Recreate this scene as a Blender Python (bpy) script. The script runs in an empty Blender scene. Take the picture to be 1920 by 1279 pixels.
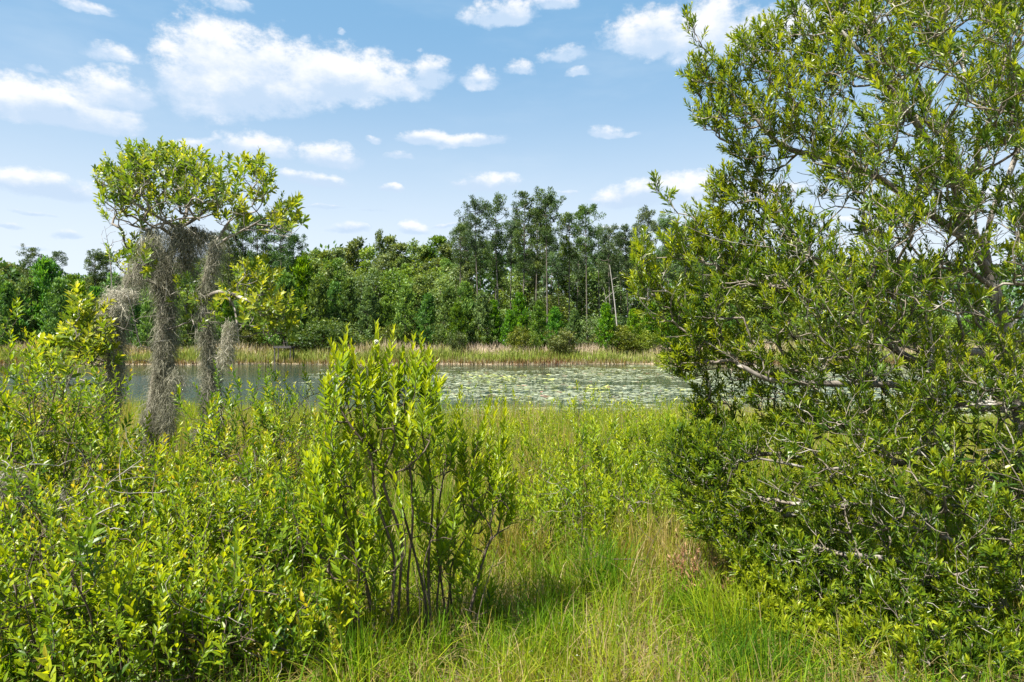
import bpy, math, time
import numpy as np
from mathutils import Matrix, Vector

T0 = time.time()
R = math.radians
sc = bpy.context.scene
COL = sc.collection

# ------------------------------------------------------------------ camera
F = 1280.0                       # focal length in pixels of the 1920 wide photograph
CX, CY = 960.0, 640.0
CAMZ = 2.6                       # above the pond's surface
cam_d = bpy.data.cameras.new('camera')
cam_d.lens = 24.0
cam_d.sensor_width = 36.0
cam_d.clip_start = 0.05
cam_d.clip_end = 6000
cam = bpy.data.objects.new('camera', cam_d)
COL.objects.link(cam)
cam.location = (0, 0, CAMZ)
cam.rotation_euler = (R(90), 0, 0)
sc.camera = cam

# ------------------------------------------------------------------ light
SUN_EL, SUN_AZ = 58.0, -128.0      # azimuth from +Y, clockwise: from the left, a little behind the camera
sun_d = bpy.data.lights.new('sun', 'SUN')
sun_d.energy = 5.0
sun_d.angle = R(0.5)
sun_d.color = (1.0, 0.95, 0.86)
sun = bpy.data.objects.new('sun', sun_d)
COL.objects.link(sun)
sdir = Vector((math.sin(R(SUN_AZ)) * math.cos(R(SUN_EL)), math.cos(R(SUN_AZ)) * math.cos(R(SUN_EL)), math.sin(R(SUN_EL))))
sun.rotation_euler = sdir.to_track_quat('Z', 'Y').to_euler()
sun.location = (-20, -10, 30)

sc.view_settings.view_transform = 'Standard'
sc.view_settings.look = 'None'
sc.view_settings.exposure = 1.6
sc.view_settings.gamma = 1.0
sc.view_settings.use_curve_mapping = False
sc.cycles.max_bounces = 8
sc.cycles.diffuse_bounces = 4
sc.cycles.glossy_bounces = 3
sc.cycles.transmission_bounces = 5
sc.cycles.sample_clamp_indirect = 4.0
sc.cycles.use_denoising = True


class NT:
    """tiny node-tree helper"""
    def __init__(s, nt):
        s.nt = nt
        s.N = nt.nodes
        s.L = nt.links

    def n(s, t, **kw):
        o = s.N.new(t)
        for k, v in kw.items():
            setattr(o, k, v)
        return o

    def put(s, sock, v):
        if isinstance(v, bpy.types.NodeSocket):
            s.L.new(v, sock)
        else:
            sock.default_value = v

    def math(s, op, a, b=None, c=None, clamp=False):
        o = s.N.new('ShaderNodeMath')
        o.operation = op
        o.use_clamp = clamp
        s.put(o.inputs[0], a)
        if b is not None:
            s.put(o.inputs[1], b)
        if c is not None:
            s.put(o.inputs[2], c)
        return o.outputs[0]

    def vmath(s, op, a, b=None):
        o = s.N.new('ShaderNodeVectorMath')
        o.operation = op
        s.put(o.inputs[0], a)
        if b is not None:
            s.put(o.inputs[1], b)
        return o.outputs['Value'] if op in ('DOT_PRODUCT', 'LENGTH') else o.outputs[0]

    def noise(s, vec, scale, detail=4, rough=0.55, out='Fac', dist=0.0):
        o = s.N.new('ShaderNodeTexNoise')
        if vec is not None:
            s.L.new(vec, o.inputs['Vector'])
        o.inputs['Scale'].default_value = scale
        o.inputs['Detail'].default_value = detail
        o.inputs['Roughness'].default_value = rough
        o.inputs['Distortion'].default_value = dist
        return o.outputs[out]

    def step(s, v, a, b, x=0.0, y=1.0):
        o = s.N.new('ShaderNodeMapRange')
        o.interpolation_type = 'SMOOTHSTEP'
        s.put(o.inputs[0], v)
        for i, k in enumerate((a, b, x, y)):
            s.put(o.inputs[1 + i], k)
        return o.outputs[0]

    def mix(s, f, a, b, blend='MIX'):
        o = s.N.new('ShaderNodeMix')
        o.data_type = 'RGBA'
        o.blend_type = blend
        s.put(o.inputs[0], f)
        s.put(o.inputs[6], a)
        s.put(o.inputs[7], b)
        return o.outputs[2]

    def ramp(s, f, stops):
        o = s.N.new('ShaderNodeValToRGB')
        e = o.color_ramp.elements
        while len(e) < len(stops):
            e.new(0.5)
        for i, (p, c) in enumerate(stops):
            e[i].position = p
            e[i].color = (*c, 1)
        s.put(o.inputs[0], f)
        return o.outputs[0]


def rgb(*c):
    return (*c, 1.0)


# ------------------------------------------------------------------ sky with fair-weather clouds
world = bpy.data.worlds.new('World')
sc.world = world
world.use_nodes = True
world.node_tree.nodes.clear()
W = NT(world.node_tree)
sky = W.n('ShaderNodeTexSky', sky_type='NISHITA')
sky.sun_disc = False
sky.sun_elevation = R(SUN_EL)
sky.sun_rotation = R(SUN_AZ)
sky.altitude = 10
sky.air_density = 1.0
sky.dust_density = 0.6
sky.ozone_density = 2.0
tc = W.n('ShaderNodeTexCoord').outputs['Generated']
nd = W.vmath('NORMALIZE', tc)
sp = W.n('ShaderNodeSeparateXYZ')
W.L.new(nd, sp.inputs[0])
az = W.math('ARCTAN2', sp.outputs[0], sp.outputs[1])
el = W.math('ARCSINE', sp.outputs[2])


def azel(px, py):
    a = math.atan((px - CX) / F)
    return a, math.atan((CY - py) / F * math.cos(a))


cb = W.n('ShaderNodeCombineXYZ')
W.L.new(az, cb.inputs[0])
W.L.new(W.math('MULTIPLY', el, 1.5), cb.inputs[1])
warp = W.vmath('SUBTRACT', W.noise(cb.outputs[0], 9.0, 5, 0.6, 'Color'), (0.5, 0.5, 0.5))
cu = W.math('ADD', az, W.math('MULTIPLY', W.vmath('DOT_PRODUCT', warp, (1, 0, 0)), 0.045))
cv = W.math('ADD', el, W.math('MULTIPLY', W.vmath('DOT_PRODUCT', warp, (0, 1, 0)), 0.032))
# px x, px y of the base line, half width, height above the base, strength
CLOUDS = [
    (395, 165, 105, 135, 1.0), (470, 170, 150, 105, 1.0), (600, 165, 150, 75, 1.0), (700, 162, 110, 58, .95), (810, 148, 48, 42, .9),
    (330, 155, 55, 55, .8),
    (60, 205, 115, 62, 1.0), (190, 225, 95, 52, 1.0), (205, 180, 95, 50, .95), (20, 190, 60, 45, .9),
    (205, 108, 72, 32, .62), (160, 15, 85, 22, .7), (430, 14, 60, 22, .7), (70, 130, 40, 12, .5),
    (940, 35, 78, 34, .95), (1040, 14, 60, 25, .8),
    (1230, 80, 100, 62, 1.0), (1330, 80, 100, 78, 1.0), (1430, 95, 80, 70, .9), (1500, 70, 80, 60, .95), (1600, 60, 70, 50, .9), (1880, 20, 80, 40, .9), (1760, 40, 60, 30, .8),
    (900, 158, 44, 34, .75), (972, 134, 36, 24, .7), (1055, 112, 62, 22, .7), (1085, 140, 32, 12, .6), (575, 78, 17, 16, .6), (640, 66, 13, 9, .6), (790, 95, 10, 8, .5),
    (1140, 250, 44, 20, .85), (1185, 252, 30, 10, .7),
    (470, 286, 90, 40, .9), (395, 280, 75, 26, .75), (620, 300, 70, 34, .85), (752, 294, 34, 14, .7), (705, 262, 24, 11, .65),
    (800, 262, 60, 22, .85), (880, 270, 90, 18, .85), (250, 308, 55, 16, .55),
    (60, 352, 130, 40, .9), (590, 340, 82, 20, .85), (734, 352, 30, 15, .8), (915, 345, 72, 26, .85), (1190, 372, 90, 38, .9), (1290, 362, 90, 42, .95), (1450, 372, 80, 30, .9),
    (650, 430, 42, 18, .75), (778, 430, 38, 22, .8), (140, 440, 38, 16, .65), (60, 402, 70, 10, .5), (1170, 428, 60, 12, .8), (60, 462, 60, 10, .5), (520, 440, 40, 10, .5), (700, 395, 60, 8, .4),
    (330, 400, 70, 10, .5), (960, 400, 60, 9, .5), (600, 385, 60, 8, .5), (1060, 360, 40, 9, .5), (460, 395, 50, 8, .5), (20, 430, 50, 9, .6), (840, 425, 40, 8, .55),
    (1620, 420, 90, 26, .7), (1850, 380, 120, 36, .8), (1750, 300, 90, 30, .7)]
field = None
light = None
for (px, py, rx, ry, st) in CLOUDS:
    a0, e0 = azel(px, py)
    k = math.cos(a0)
    ax = rx / F * k * k * 1.14
    up = ry / F * k * 1.12
    dx = W.math('MULTIPLY', W.math('SUBTRACT', cu, a0), 1 / ax)
    dv = W.math('SUBTRACT', cv, e0)
    dy = W.math('MAXIMUM', W.math('MULTIPLY', dv, 1 / up), W.math('MULTIPLY', dv, -2.4 / up))
    r2 = W.math('MULTIPLY_ADD', dx, dx, W.math('MULTIPLY', dy, dy))
    f = W.math('SUBTRACT', st, r2)
    h = W.math('MULTIPLY_ADD', dv, 0.85 / up, 0.12 + (st - 1) * .5)      # lit tops, blue-grey bases
    wgt = W.math('MAXIMUM', f, 0.0)
    lh = W.math('MULTIPLY', wgt, h)
    if field is None:
        field, light, wsum = f, lh, wgt
    else:
        field = W.math('MAXIMUM', field, f)
        light = W.math('ADD', light, lh)
        wsum = W.math('ADD', wsum, wgt)
light = W.math('DIVIDE', light, W.math('MAXIMUM', wsum, 0.02))
# the same kind of cloud goes on all round, outside the frame
cb2 = W.n('ShaderNodeCombineXYZ')
W.L.new(az, cb2.inputs[0])
W.L.new(W.math('MULTIPLY', el, 3.4), cb2.inputs[1])
gen = W.noise(cb2.outputs[0], 3.0, 6, 0.58)
outside = W.math('MAXIMUM', W.step(W.math('ABSOLUTE', az), 0.66, 0.8), W.step(el, 0.47, 0.56))
gfield = W.math('MULTIPLY', W.math('SUBTRACT', gen, 0.54), 6.0)
gfield = W.math('SUBTRACT', gfield, W.math('MULTIPLY', W.math('SUBTRACT', 1.0, outside), 6.0))
field = W.math('MAXIMUM', field, gfield)
light = W.math('MAXIMUM', light, W.math('MULTIPLY', W.step(gfield, 0.0, 1.2), W.math('MULTIPLY', outside, 0.7)))
fine = W.noise(cb.outputs[0], 26.0, 8, 0.66)
dens = W.math('ADD', field, W.math('MULTIPLY', W.math('SUBTRACT', fine, 0.5), 2.0))
cov = W.step(dens, 0.0, 0.75)
lit = W.math('ADD', light, W.math('MULTIPLY', W.math('SUBTRACT', W.noise(cb.outputs[0], 13.0, 5, 0.6), 0.5), 1.6))
ccol = W.mix(W.step(lit, 0.0, 0.62), rgb(4.1, 5.1, 6.4), rgb(7.2, 7.2, 7.3))
haze = W.step(el, 0.04, 0.50, 1.0, 0.0)
skyc = W.mix(0.72, sky.outputs[0], rgb(1.75, 3.7, 5.8))
skyc = W.mix(W.math('MULTIPLY', W.math('POWER', haze, 1.5), 0.97), skyc, rgb(5.9, 6.5, 7.1))
thin = W.step(W.noise(cb2.outputs[0], 2.2, 5, 0.6), 0.45, 0.8, 0.0, 0.3)
skyc = W.mix(thin, skyc, rgb(5.2, 6.0, 6.8))
cfin = W.mix(W.math('MULTIPLY', cov, 0.92), skyc, ccol)
above = W.step(el, -0.02, 0.0)
cfin = W.mix(above, rgb(.8, 1.0, 0.6), cfin)
bg = W.n('ShaderNodeBackground')
bg.inputs['Strength'].default_value = 0.05
W.L.new(cfin, bg.inputs['Color'])
wo = W.n('ShaderNodeOutputWorld')
W.L.new(bg.outputs[0], wo.inputs['Surface'])
world.cycles.sampling_method = 'MANUAL'
world.cycles.sample_map_resolution = 512


# ------------------------------------------------------------------ tags and hierarchy
def tag(o, label=None, cat=None, group=None, kind=None):
    if label:
        o['label'] = label
    if cat:
        o['category'] = cat
    if group:
        o['group'] = group
    if kind:
        o['kind'] = kind
    return o


def empty(name, loc, label=None, cat=None, group=None):
    o = bpy.data.objects.new(name, None)
    o.empty_display_size = 0.2
    COL.objects.link(o)
    o.location = loc
    return tag(o, label, cat, group)


def link(name, me, parent=None, kind=None):
    o = bpy.data.objects.new(name, me)
    COL.objects.link(o)
    if parent is not None:
        o.parent = parent
    if kind:
        o['kind'] = kind
    return o


def copy_tree(o, parent=None):
    c = o.copy()
    COL.objects.link(c)
    if parent is not None:
        c.parent = parent
        c.matrix_parent_inverse = o.matrix_parent_inverse.copy()
    for ch in o.children:
        copy_tree(ch, c)
    return c


# ------------------------------------------------------------------ numpy geometry
def nrm(a):
    return a / np.maximum(np.linalg.norm(a, axis=-1, keepdims=True), 1e-9)


class Geo:
    """collects triangles; per-vertex attributes tint and rnd"""
    def __init__(s):
        s.v, s.f, s.t, s.r = [], [], [], []
        s.n = 0

    def add(s, v, f, tint=0.0, rnd=0.5):
        v = np.asarray(v, np.float32).reshape(-1, 3)
        f = np.asarray(f, np.int64).reshape(-1, 3)
        s.v.append(v)
        s.f.append(f + s.n)
        s.t.append(np.broadcast_to(np.asarray(tint, np.float32).ravel(), (len(v),)) if np.size(tint) == 1 else np.asarray(tint, np.float32).ravel())
        s.r.append(np.broadcast_to(np.asarray(rnd, np.float32).ravel(), (len(v),)) if np.size(rnd) == 1 else np.asarray(rnd, np.float32).ravel())
        s.n += len(v)

    def mesh(s, name, mat, origin=None, smooth=False):
        me = bpy.data.meshes.new(name)
        if not s.v:
            return me
        v = np.concatenate(s.v)
        f = np.concatenate(s.f).astype(np.int32)
        if origin is not None:
            v = v - np.asarray(origin, np.float32)
        me.vertices.add(len(v))
        me.vertices.foreach_set('co', v.ravel())
        me.loops.add(f.size)
        me.loops.foreach_set('vertex_index', f.ravel())
        me.polygons.add(len(f))
        me.polygons.foreach_set('loop_start', np.arange(0, f.size, 3, dtype=np.int32))
        if smooth:
            me.polygons.foreach_set('use_smooth', np.ones(len(f), bool))
        else:
            me.polygons.foreach_set('use_smooth', np.zeros(len(f), bool))
        me.update(calc_edges=True)
        for nm, arr in (('tint', s.t), ('rnd', s.r)):
            a = me.attributes.new(nm, 'FLOAT', 'POINT')
            a.data.foreach_set('value', np.concatenate(arr).astype(np.float32))
        me.materials.append(mat)
        Geo.total += len(f)
        return me


Geo.total = 0


def leaves(g, P, D, U, L, Wd, tint, rnd, fold=0.35, droop=0.15, kind=8, tw=(.8, 1.0, .62)):
    """one folded, arched blade per row. P base, D direction, U rough up of the blade"""
    n = len(P)
    if n == 0:
        return
    D = nrm(D)
    S = nrm(np.cross(D, U))
    Nn = np.cross(S, D)
    L = np.broadcast_to(L, (n,)).astype(float)[:, None]
    Wd = np.broadcast_to(Wd, (n,)).astype(float)[:, None] * .5
    if kind == 8:
        ts = (0.0, 0.32, 0.68, 1.0)
        C = [P + D * L * t - Nn * L * droop * t * t for t in ts]
        V = [C[0]]
        for i, w in ((1, tw[1]), (2, tw[2] * 1.2)):
            V += [C[i] - S * Wd * w + Nn * Wd * w * fold, C[i], C[i] + S * Wd * w + Nn * Wd * w * fold]
        V.append(C[3])
        V = np.stack(V, 1)
        idx = np.array([(0, 1, 2), (0, 2, 3), (1, 4, 5), (1, 5, 2), (2, 5, 6), (2, 6, 3), (4, 7, 5), (5, 7, 6)])
        m = 8
    elif kind == 4:
        c1 = P + D * L * (.62 if tw[1] < .7 else .5)
        c2 = P + D * L - Nn * L * droop
        V = np.stack([P, c1 - S * Wd + Nn * Wd * fold, c1 - Nn * L * droop * .2, c1 + S * Wd + Nn * Wd * fold, c2], 1)
        idx = np.array([(0, 1, 2), (0, 2, 3), (1, 4, 2), (2, 4, 3)])
        m = 5
    else:
        c1 = P + D * L * .5
        V = np.stack([P, c1 - S * Wd, c1 + S * Wd, P + D * L - Nn * L * droop], 1)
        idx = np.array([(0, 1, 2), (1, 3, 2)])
        m = 4
    f = (idx[None] + (np.arange(n) * m)[:, None, None]).reshape(-1, 3)
    g.add(V.reshape(-1, 3), f, np.repeat(tint, m), np.repeat(rnd, m))


def tube(g, pts, rad, sides=5, tint=0.0, rnd=0.5, cap=False):
    pts = np.asarray(pts, float)
    n = len(pts)
    rad = np.broadcast_to(np.asarray(rad, float), (n,))
    T = np.gradient(pts, axis=0) if n > 2 else np.repeat((pts[1] - pts[0])[None], n, 0)
    T = nrm(T)
    ref = np.array([0.13, 0.31, 0.94]) if abs(T[0][2]) < .9 else np.array([0.9, 0.3, 0.1])
    A = nrm(np.cross(T, ref))
    B = np.cross(T, A)
    a = np.arange(sides) / sides * 2 * np.pi
    V = pts[:, None] + rad[:, None, None] * (np.cos(a)[None, :, None] * A[:, None] + np.sin(a)[None, :, None] * B[:, None])
    i = np.arange(n - 1)[:, None] * sides
    j = np.arange(sides)[None]
    j2 = (j + 1) % sides
    q = np.stack([i + j, i + j2, i + sides + j2, i + sides + j], -1).reshape(-1, 4)
    f = np.concatenate([q[:, [0, 1, 2]], q[:, [0, 2, 3]]])
    g.add(V.reshape(-1, 3), f, tint, rnd)


def box(g, c, s, tint=0.0, rnd=0.5, rz=0.0):
    x, y, z = (k / 2 for k in s)
    V = np.array([(sx * x, sy * y, sz * z) for sx in (-1, 1) for sy in (-1, 1) for sz in (-1, 1)])
    co, si = math.cos(rz), math.sin(rz)
    V = np.stack([V[:, 0] * co - V[:, 1] * si, V[:, 0] * si + V[:, 1] * co, V[:, 2]], 1) + np.array(c)
    q = [(0, 1, 3, 2), (4, 6, 7, 5), (0, 4, 5, 1), (2, 3, 7, 6), (0, 2, 6, 4), (1, 5, 7, 3)]
    f = [t for a, b, c_, d in q for t in ((a, b, c_), (a, c_, d))]
    g.add(V, f, tint, rnd)


def smooth_path(p, n=12):
    """Catmull-Rom through the points"""
    p = np.asarray(p, float)
    q = np.concatenate([[2 * p[0] - p[1]], p, [2 * p[-1] - p[-2]]])
    out = []
    for i in range(1, len(q) - 2):
        for t in np.linspace(0, 1, n, endpoint=False):
            out.append(.5 * ((2 * q[i]) + (-q[i - 1] + q[i + 1]) * t + (2 * q[i - 1] - 5 * q[i] + 4 * q[i + 1] - q[i + 2]) * t * t + (-q[i - 1] + 3 * q[i] - 3 * q[i + 1] + q[i + 2]) * t ** 3))
    out.append(q[-2])
    return np.array(out)


def in_poly(x, y, poly):
    poly = np.asarray(poly, float)
    inside = np.zeros(len(x), bool)
    j = len(poly) - 1
    for i in range(len(poly)):
        xi, yi = poly[i]
        xj, yj = poly[j]
        c = ((yi > y) != (yj > y)) & (x < (xj - xi) * (y - yi) / (yj - yi + 1e-9) + xi)
        inside ^= c
        j = i
    return inside


def poly_dist(x, y, poly):
    poly = np.asarray(poly, float)
    d = np.full(len(x), 1e9)
    for i in range(len(poly)):
        a, b = poly[i - 1], poly[i]
        ab = b - a
        t = np.clip(((x - a[0]) * ab[0] + (y - a[1]) * ab[1]) / (ab @ ab + 1e-9), 0, 1)
        d = np.minimum(d, np.hypot(x - a[0] - t * ab[0], y - a[1] - t * ab[1]))
    return d


def vnoise(x, y, s, seed=0):
    """smooth value noise in numpy"""
    r = np.random.default_rng(seed)
    tab = r.random((64, 64))
    u, v = np.asarray(x) / s, np.asarray(y) / s
    i, j = np.floor(u).astype(int), np.floor(v).astype(int)
    a, b = u - i, v - j
    a, b = a * a * (3 - 2 * a), b * b * (3 - 2 * b)
    g = lambda p, q: tab[p % 64, q % 64]
    return (g(i, j) * (1 - a) + g(i + 1, j) * a) * (1 - b) + (g(i, j + 1) * (1 - a) + g(i + 1, j + 1) * a) * b


# ------------------------------------------------------------------ terrain
def shore_near(x):
    return 20.3 + 0.42 * np.maximum(-x - 4, 0) ** 1.0 + .9 * (vnoise(x, 0 * x, 3.1, 5) - .5) + .5 * np.sin(x * .31)


def shore_far(x):
    return 77 + 5.5 * (vnoise(x, 0 * x + 7, 9, 6) - .5) + 1.2 * (vnoise(x, 0 * x + 3, 1.7, 9) - .5)


def gh(x, y):
    x = np.asarray(x, float)
    y = np.asarray(y, float)
    dn = shore_near(x) - y
    df = y - shore_far(x)
    ds = np.abs(x) - 95
    hn = 0.95 * (1 - np.exp(-np.maximum(dn, 0) / 9)) + .05 * (vnoise(x, y, .8, 2) - .5) * np.clip(dn, 0, 1)
    hf = 1.7 * (1 - np.exp(-np.maximum(df, 0) / 9)) + .25 * (vnoise(x, y, 5, 3) - .5) * np.clip(df / 4, 0, 1)
    hs = 1.5 * (1 - np.exp(-np.maximum(ds, 0) / 9))
    d = np.maximum(np.maximum(dn, df), ds)
    land = np.maximum(np.maximum(hn * (dn > 0), hf * (df > 0)), hs * (ds > 0))
    return np.where(d > 0, land, -0.9 * (1 - np.exp(d / 3)))


def gz(x, y):
    return float(gh(np.array([x]), np.array([y]))[0])


def at(px, py, d):
    return np.array([(px - CX) / F * d, d, CAMZ - (py - CY) / F * d])


def gpt(px, d):
    x = (px - CX) / F * d
    return np.array([x, d, gz(x, d)])


# ------------------------------------------------------------------ materials
def new_mat(name):
    m = bpy.data.materials.new(name)
    m.use_nodes = True
    m.node_tree.nodes.clear()
    return m, NT(m.node_tree)


def finish(N, bsdf):
    o = N.n('ShaderNodeOutputMaterial')
    N.L.new(bsdf, o.inputs['Surface'])


def leaf_mat(name, stops, trans=0.45, rough=0.42, spec=0.5, tcol=(1.3, 1.2, .4), inst=0.0):
    m, N = new_mat(name)
    t = N.n('ShaderNodeAttribute', attribute_name='tint').outputs['Fac']
    r = N.n('ShaderNodeAttribute', attribute_name='rnd').outputs['Fac']
    col = N.ramp(t, stops)
    val = N.math('MULTIPLY_ADD', r, 0.75, 0.62)
    hsv = N.n('ShaderNodeHueSaturation')
    N.L.new(col, hsv.inputs['Color'])
    N.L.new(val, hsv.inputs['Value'])
    N.L.new(N.math('MULTIPLY_ADD', r, -0.035, 0.517), hsv.inputs['Hue'])
    col = hsv.outputs[0]
    if inst:
        ri = N.n('ShaderNodeObjectInfo').outputs['Random']
        h2 = N.n('ShaderNodeHueSaturation')
        N.L.new(col, h2.inputs['Color'])
        N.L.new(N.math('MULTIPLY_ADD', ri, inst, 1 - inst * .5), h2.inputs['Value'])
        N.L.new(N.math('MULTIPLY_ADD', N.math('FRACT', N.math('MULTIPLY', ri, 7.3)), -.05, .525), h2.inputs['Hue'])
        N.L.new(N.math('MULTIPLY_ADD', N.math('FRACT', N.math('MULTIPLY', ri, 3.1)), .35, .8), h2.inputs['Saturation'])
        col = h2.outputs[0]
    p = N.n('ShaderNodeBsdfPrincipled')
    N.L.new(col, p.inputs['Base Color'])
    p.inputs['Roughness'].default_value = rough
    p.inputs['Specular IOR Level'].default_value = spec
    tr = N.n('ShaderNodeBsdfTranslucent')
    N.L.new(N.mix(1.0, col, rgb(*tcol), 'MULTIPLY'), tr.inputs['Color'])
    mx = N.n('ShaderNodeMixShader')
    mx.inputs[0].default_value = trans
    N.L.new(p.outputs[0], mx.inputs[1])
    N.L.new(tr.outputs[0], mx.inputs[2])
    finish(N, mx.outputs[0])
    return m


def bark_mat(name, a, b, c=None, scale=18, rough=.9):
    m, N = new_mat(name)
    co = N.n('ShaderNodeTexCoord').outputs['Object']
    mp = N.n('ShaderNodeMapping')
    mp.inputs['Scale'].default_value = (1, 1, .35)
    N.L.new(co, mp.inputs[0])
    f = N.noise(mp.outputs[0], scale, 6, .65)
    col = N.ramp(f, [(.3, a), (.62, b)])
    if c:
        col = N.mix(N.step(N.noise(co, scale * .3, 4, .6), .52, .62), col, rgb(*c))
    p = N.n('ShaderNodeBsdfPrincipled')
    N.L.new(col, p.inputs['Base Color'])
    p.inputs['Roughness'].default_value = rough
    p.inputs['Specular IOR Level'].default_value = .2
    b_ = N.n('ShaderNodeBump')
    b_.inputs['Strength'].default_value = .6
    b_.inputs['Distance'].default_value = .01
    N.L.new(f, b_.inputs['Height'])
    N.L.new(b_.outputs[0], p.inputs['Normal'])
    finish(N, p.outputs[0])
    return m


M = {}
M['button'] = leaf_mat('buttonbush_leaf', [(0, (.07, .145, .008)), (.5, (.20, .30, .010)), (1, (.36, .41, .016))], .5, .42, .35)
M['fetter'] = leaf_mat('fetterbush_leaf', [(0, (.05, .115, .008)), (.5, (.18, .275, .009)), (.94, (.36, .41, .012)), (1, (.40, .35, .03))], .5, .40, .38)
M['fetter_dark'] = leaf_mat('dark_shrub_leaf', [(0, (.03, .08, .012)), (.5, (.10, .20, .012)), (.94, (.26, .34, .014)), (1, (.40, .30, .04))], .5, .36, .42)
M['myrtle'] = leaf_mat('wax_myrtle_leaf', [(0, (.03, .072, .007)), (.5, (.105, .18, .009)), (1, (.27, .32, .013))], .46, .38, .42)
M['bay'] = leaf_mat('bay_leaf', [(0, (.04, .095, .018)), (.5, (.14, .22, .022)), (1, (.34, .36, .03))], .5, .36, .5)
M['grass'] = leaf_mat('grass_blade', [(0, (.05, .13, .006)), (.3, (.14, .25, .008)), (.58, (.25, .30, .012)), (.82, (.30, .24, .07)), (1, (.38, .31, .16))], .45, .6, .15)
M['bankgrass'] = leaf_mat('bank_grass_blade', [(0, (.13, .06, .03)), (.25, (.17, .14, .04)), (.55, (.17, .24, .03)), (.8, (.30, .28, .11)), (1, (.46, .38, .29))], .3, .6, .2)
M['pine'] = leaf_mat('pine_needles', [(0, (.022, .052, .016)), (.5, (.06, .112, .024)), (1, (.125, .185, .035))], .3, .5, .3, inst=.5)
M['young'] = leaf_mat('young_pine_needles', [(0, (.025, .075, .010)), (.5, (.08, .18, .018)), (1, (.18, .30, .03))], .35, .5, .3, inst=.5)
M['broad'] = leaf_mat('broadleaf_leaf', [(0, (.045, .09, .018)), (.5, (.12, .19, .032)), (1, (.21, .28, .055))], .35, .5, .35, inst=.55)
M['bush'] = leaf_mat('bank_bush_leaf', [(0, (.032, .062, .010)), (.5, (.085, .13, .016)), (1, (.17, .21, .03))], .35, .5, .3, inst=.5)
M['deadleaf'] = leaf_mat('dead_leaf', [(0, (.10, .045, .022)), (.5, (.20, .10, .05)), (1, (.36, .24, .13))], .25, .7, .2)
M['moss'] = leaf_mat('spanish_moss', [(0, (.12, .12, .085)), (.5, (.25, .245, .18)), (1, (.48, .45, .37))], .3, .85, .1, tcol=(1, 1, .9))
M['pad'] = leaf_mat('lily_pad', [(0, (.10, .13, .06)), (.5, (.30, .325, .225)), (.85, (.30, .34, .09)), (1, (.34, .17, .12))], .1, .38, .6)  # pale mid tone has the sky's glare on the pads mixed in
M['bark_dark'] = bark_mat('dark_stem_bark', (.045, .032, .024), (.12, .095, .07))
M['bark_grey'] = bark_mat('grey_bark', (.10, .085, .07), (.23, .205, .175), (.36, .34, .30), 14)
M['bark_moss'] = bark_mat('brown_grey_bark', (.08, .065, .05), (.22, .19, .15), (.32, .30, .26), 12)
M['bark_pine'] = bark_mat('pine_bark', (.045, .038, .030), (.125, .108, .088), (.165, .15, .13), 3)
M['bark_dead'] = bark_mat('bleached_dead_wood', (.20, .18, .15), (.40, .375, .33), None, 5)
M['wood'] = bark_mat('weathered_wood', (.035, .03, .026), (.11, .10, .09), None, 6)


def flat_mat(name, col, rough=.8, spec=.2):
    m, N = new_mat(name)
    p = N.n('ShaderNodeBsdfPrincipled')
    co = N.n('ShaderNodeTexCoord').outputs['Object']
    c = N.mix(N.noise(co, 30, 3), rgb(*(k * .8 for k in col)), rgb(*(min(1, k * 1.15) for k in col)))
    N.L.new(c, p.inputs['Base Color'])
    p.inputs['Roughness'].default_value = rough
    p.inputs['Specular IOR Level'].default_value = spec
    finish(N, p.outputs[0])
    return m


M['white'] = flat_mat('white_petals', (.8, .79, .72))
M['spot'] = flat_mat('black_spot', (.012, .010, .009))

# ground
m, N = new_mat('ground_soil')
geo = N.n('ShaderNodeNewGeometry')
co = geo.outputs['Position']
n1 = N.noise(co, 1.2, 6, .62)
n2 = N.noise(co, 14, 5, .65)
c = N.ramp(n1, [(.35, (.045, .038, .022)), (.5, (.085, .07, .036)), (.65, (.10, .115, .035))])
c = N.mix(N.math('MULTIPLY', n2, .7), c, rgb(.17, .13, .075))
sz = N.n('ShaderNodeSeparateXYZ')
N.L.new(co, sz.inputs[0])
wet = N.step(sz.outputs[2], 0.0, 0.10, 1, 0)
far = N.step(sz.outputs[1], 60, 70)
sandy = N.step(N.noise(co, .16, 3), .45, .6, .15, 1)
c = N.mix(N.math('MULTIPLY', N.math('MULTIPLY', wet, sandy), N.math('MULTIPLY', far, .9)), c, rgb(.36, .28, .18))
p = N.n('ShaderNodeBsdfPrincipled')
N.L.new(c, p.inputs['Base Color'])
p.inputs['Roughness'].default_value = .95
b_ = N.n('ShaderNodeBump')
b_.inputs['Strength'].default_value = .7
b_.inputs['Distance'].default_value = .05
N.L.new(n2, b_.inputs['Height'])
N.L.new(b_.outputs[0], p.inputs['Normal'])
finish(N, p.outputs[0])
M['ground'] = m

# water: dark pond, calm strips and rippled patches
m, N = new_mat('pond_water')
co = N.n('ShaderNodeNewGeometry').outputs['Position']
mp = N.n('ShaderNodeMapping')
mp.inputs['Scale'].default_value = (1, .8, 1)
N.L.new(co, mp.inputs[0])
big = N.noise(mp.outputs[0], .07, 3, .5)
syw = N.n('ShaderNodeSeparateXYZ')
N.L.new(co, syw.inputs[0])
amp = N.math('ADD', N.step(big, .42, .58, .05, .22), N.math('MULTIPLY', N.step(syw.outputs[0], -9, -3, 1.0, .12), N.step(N.math('MULTIPLY_ADD', big, 24, syw.outputs[1]), 44, 68, 1.8, 0.0)))
w1 = N.noise(mp.outputs[0], 1.5, 4, .6)
w2 = N.noise(mp.outputs[0], 9.0, 3, .6)
hgt = N.math('MULTIPLY', N.math('MULTIPLY_ADD', w2, .25, w1), amp)
b_ = N.n('ShaderNodeBump')
b_.inputs['Strength'].default_value = 1.0
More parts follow.
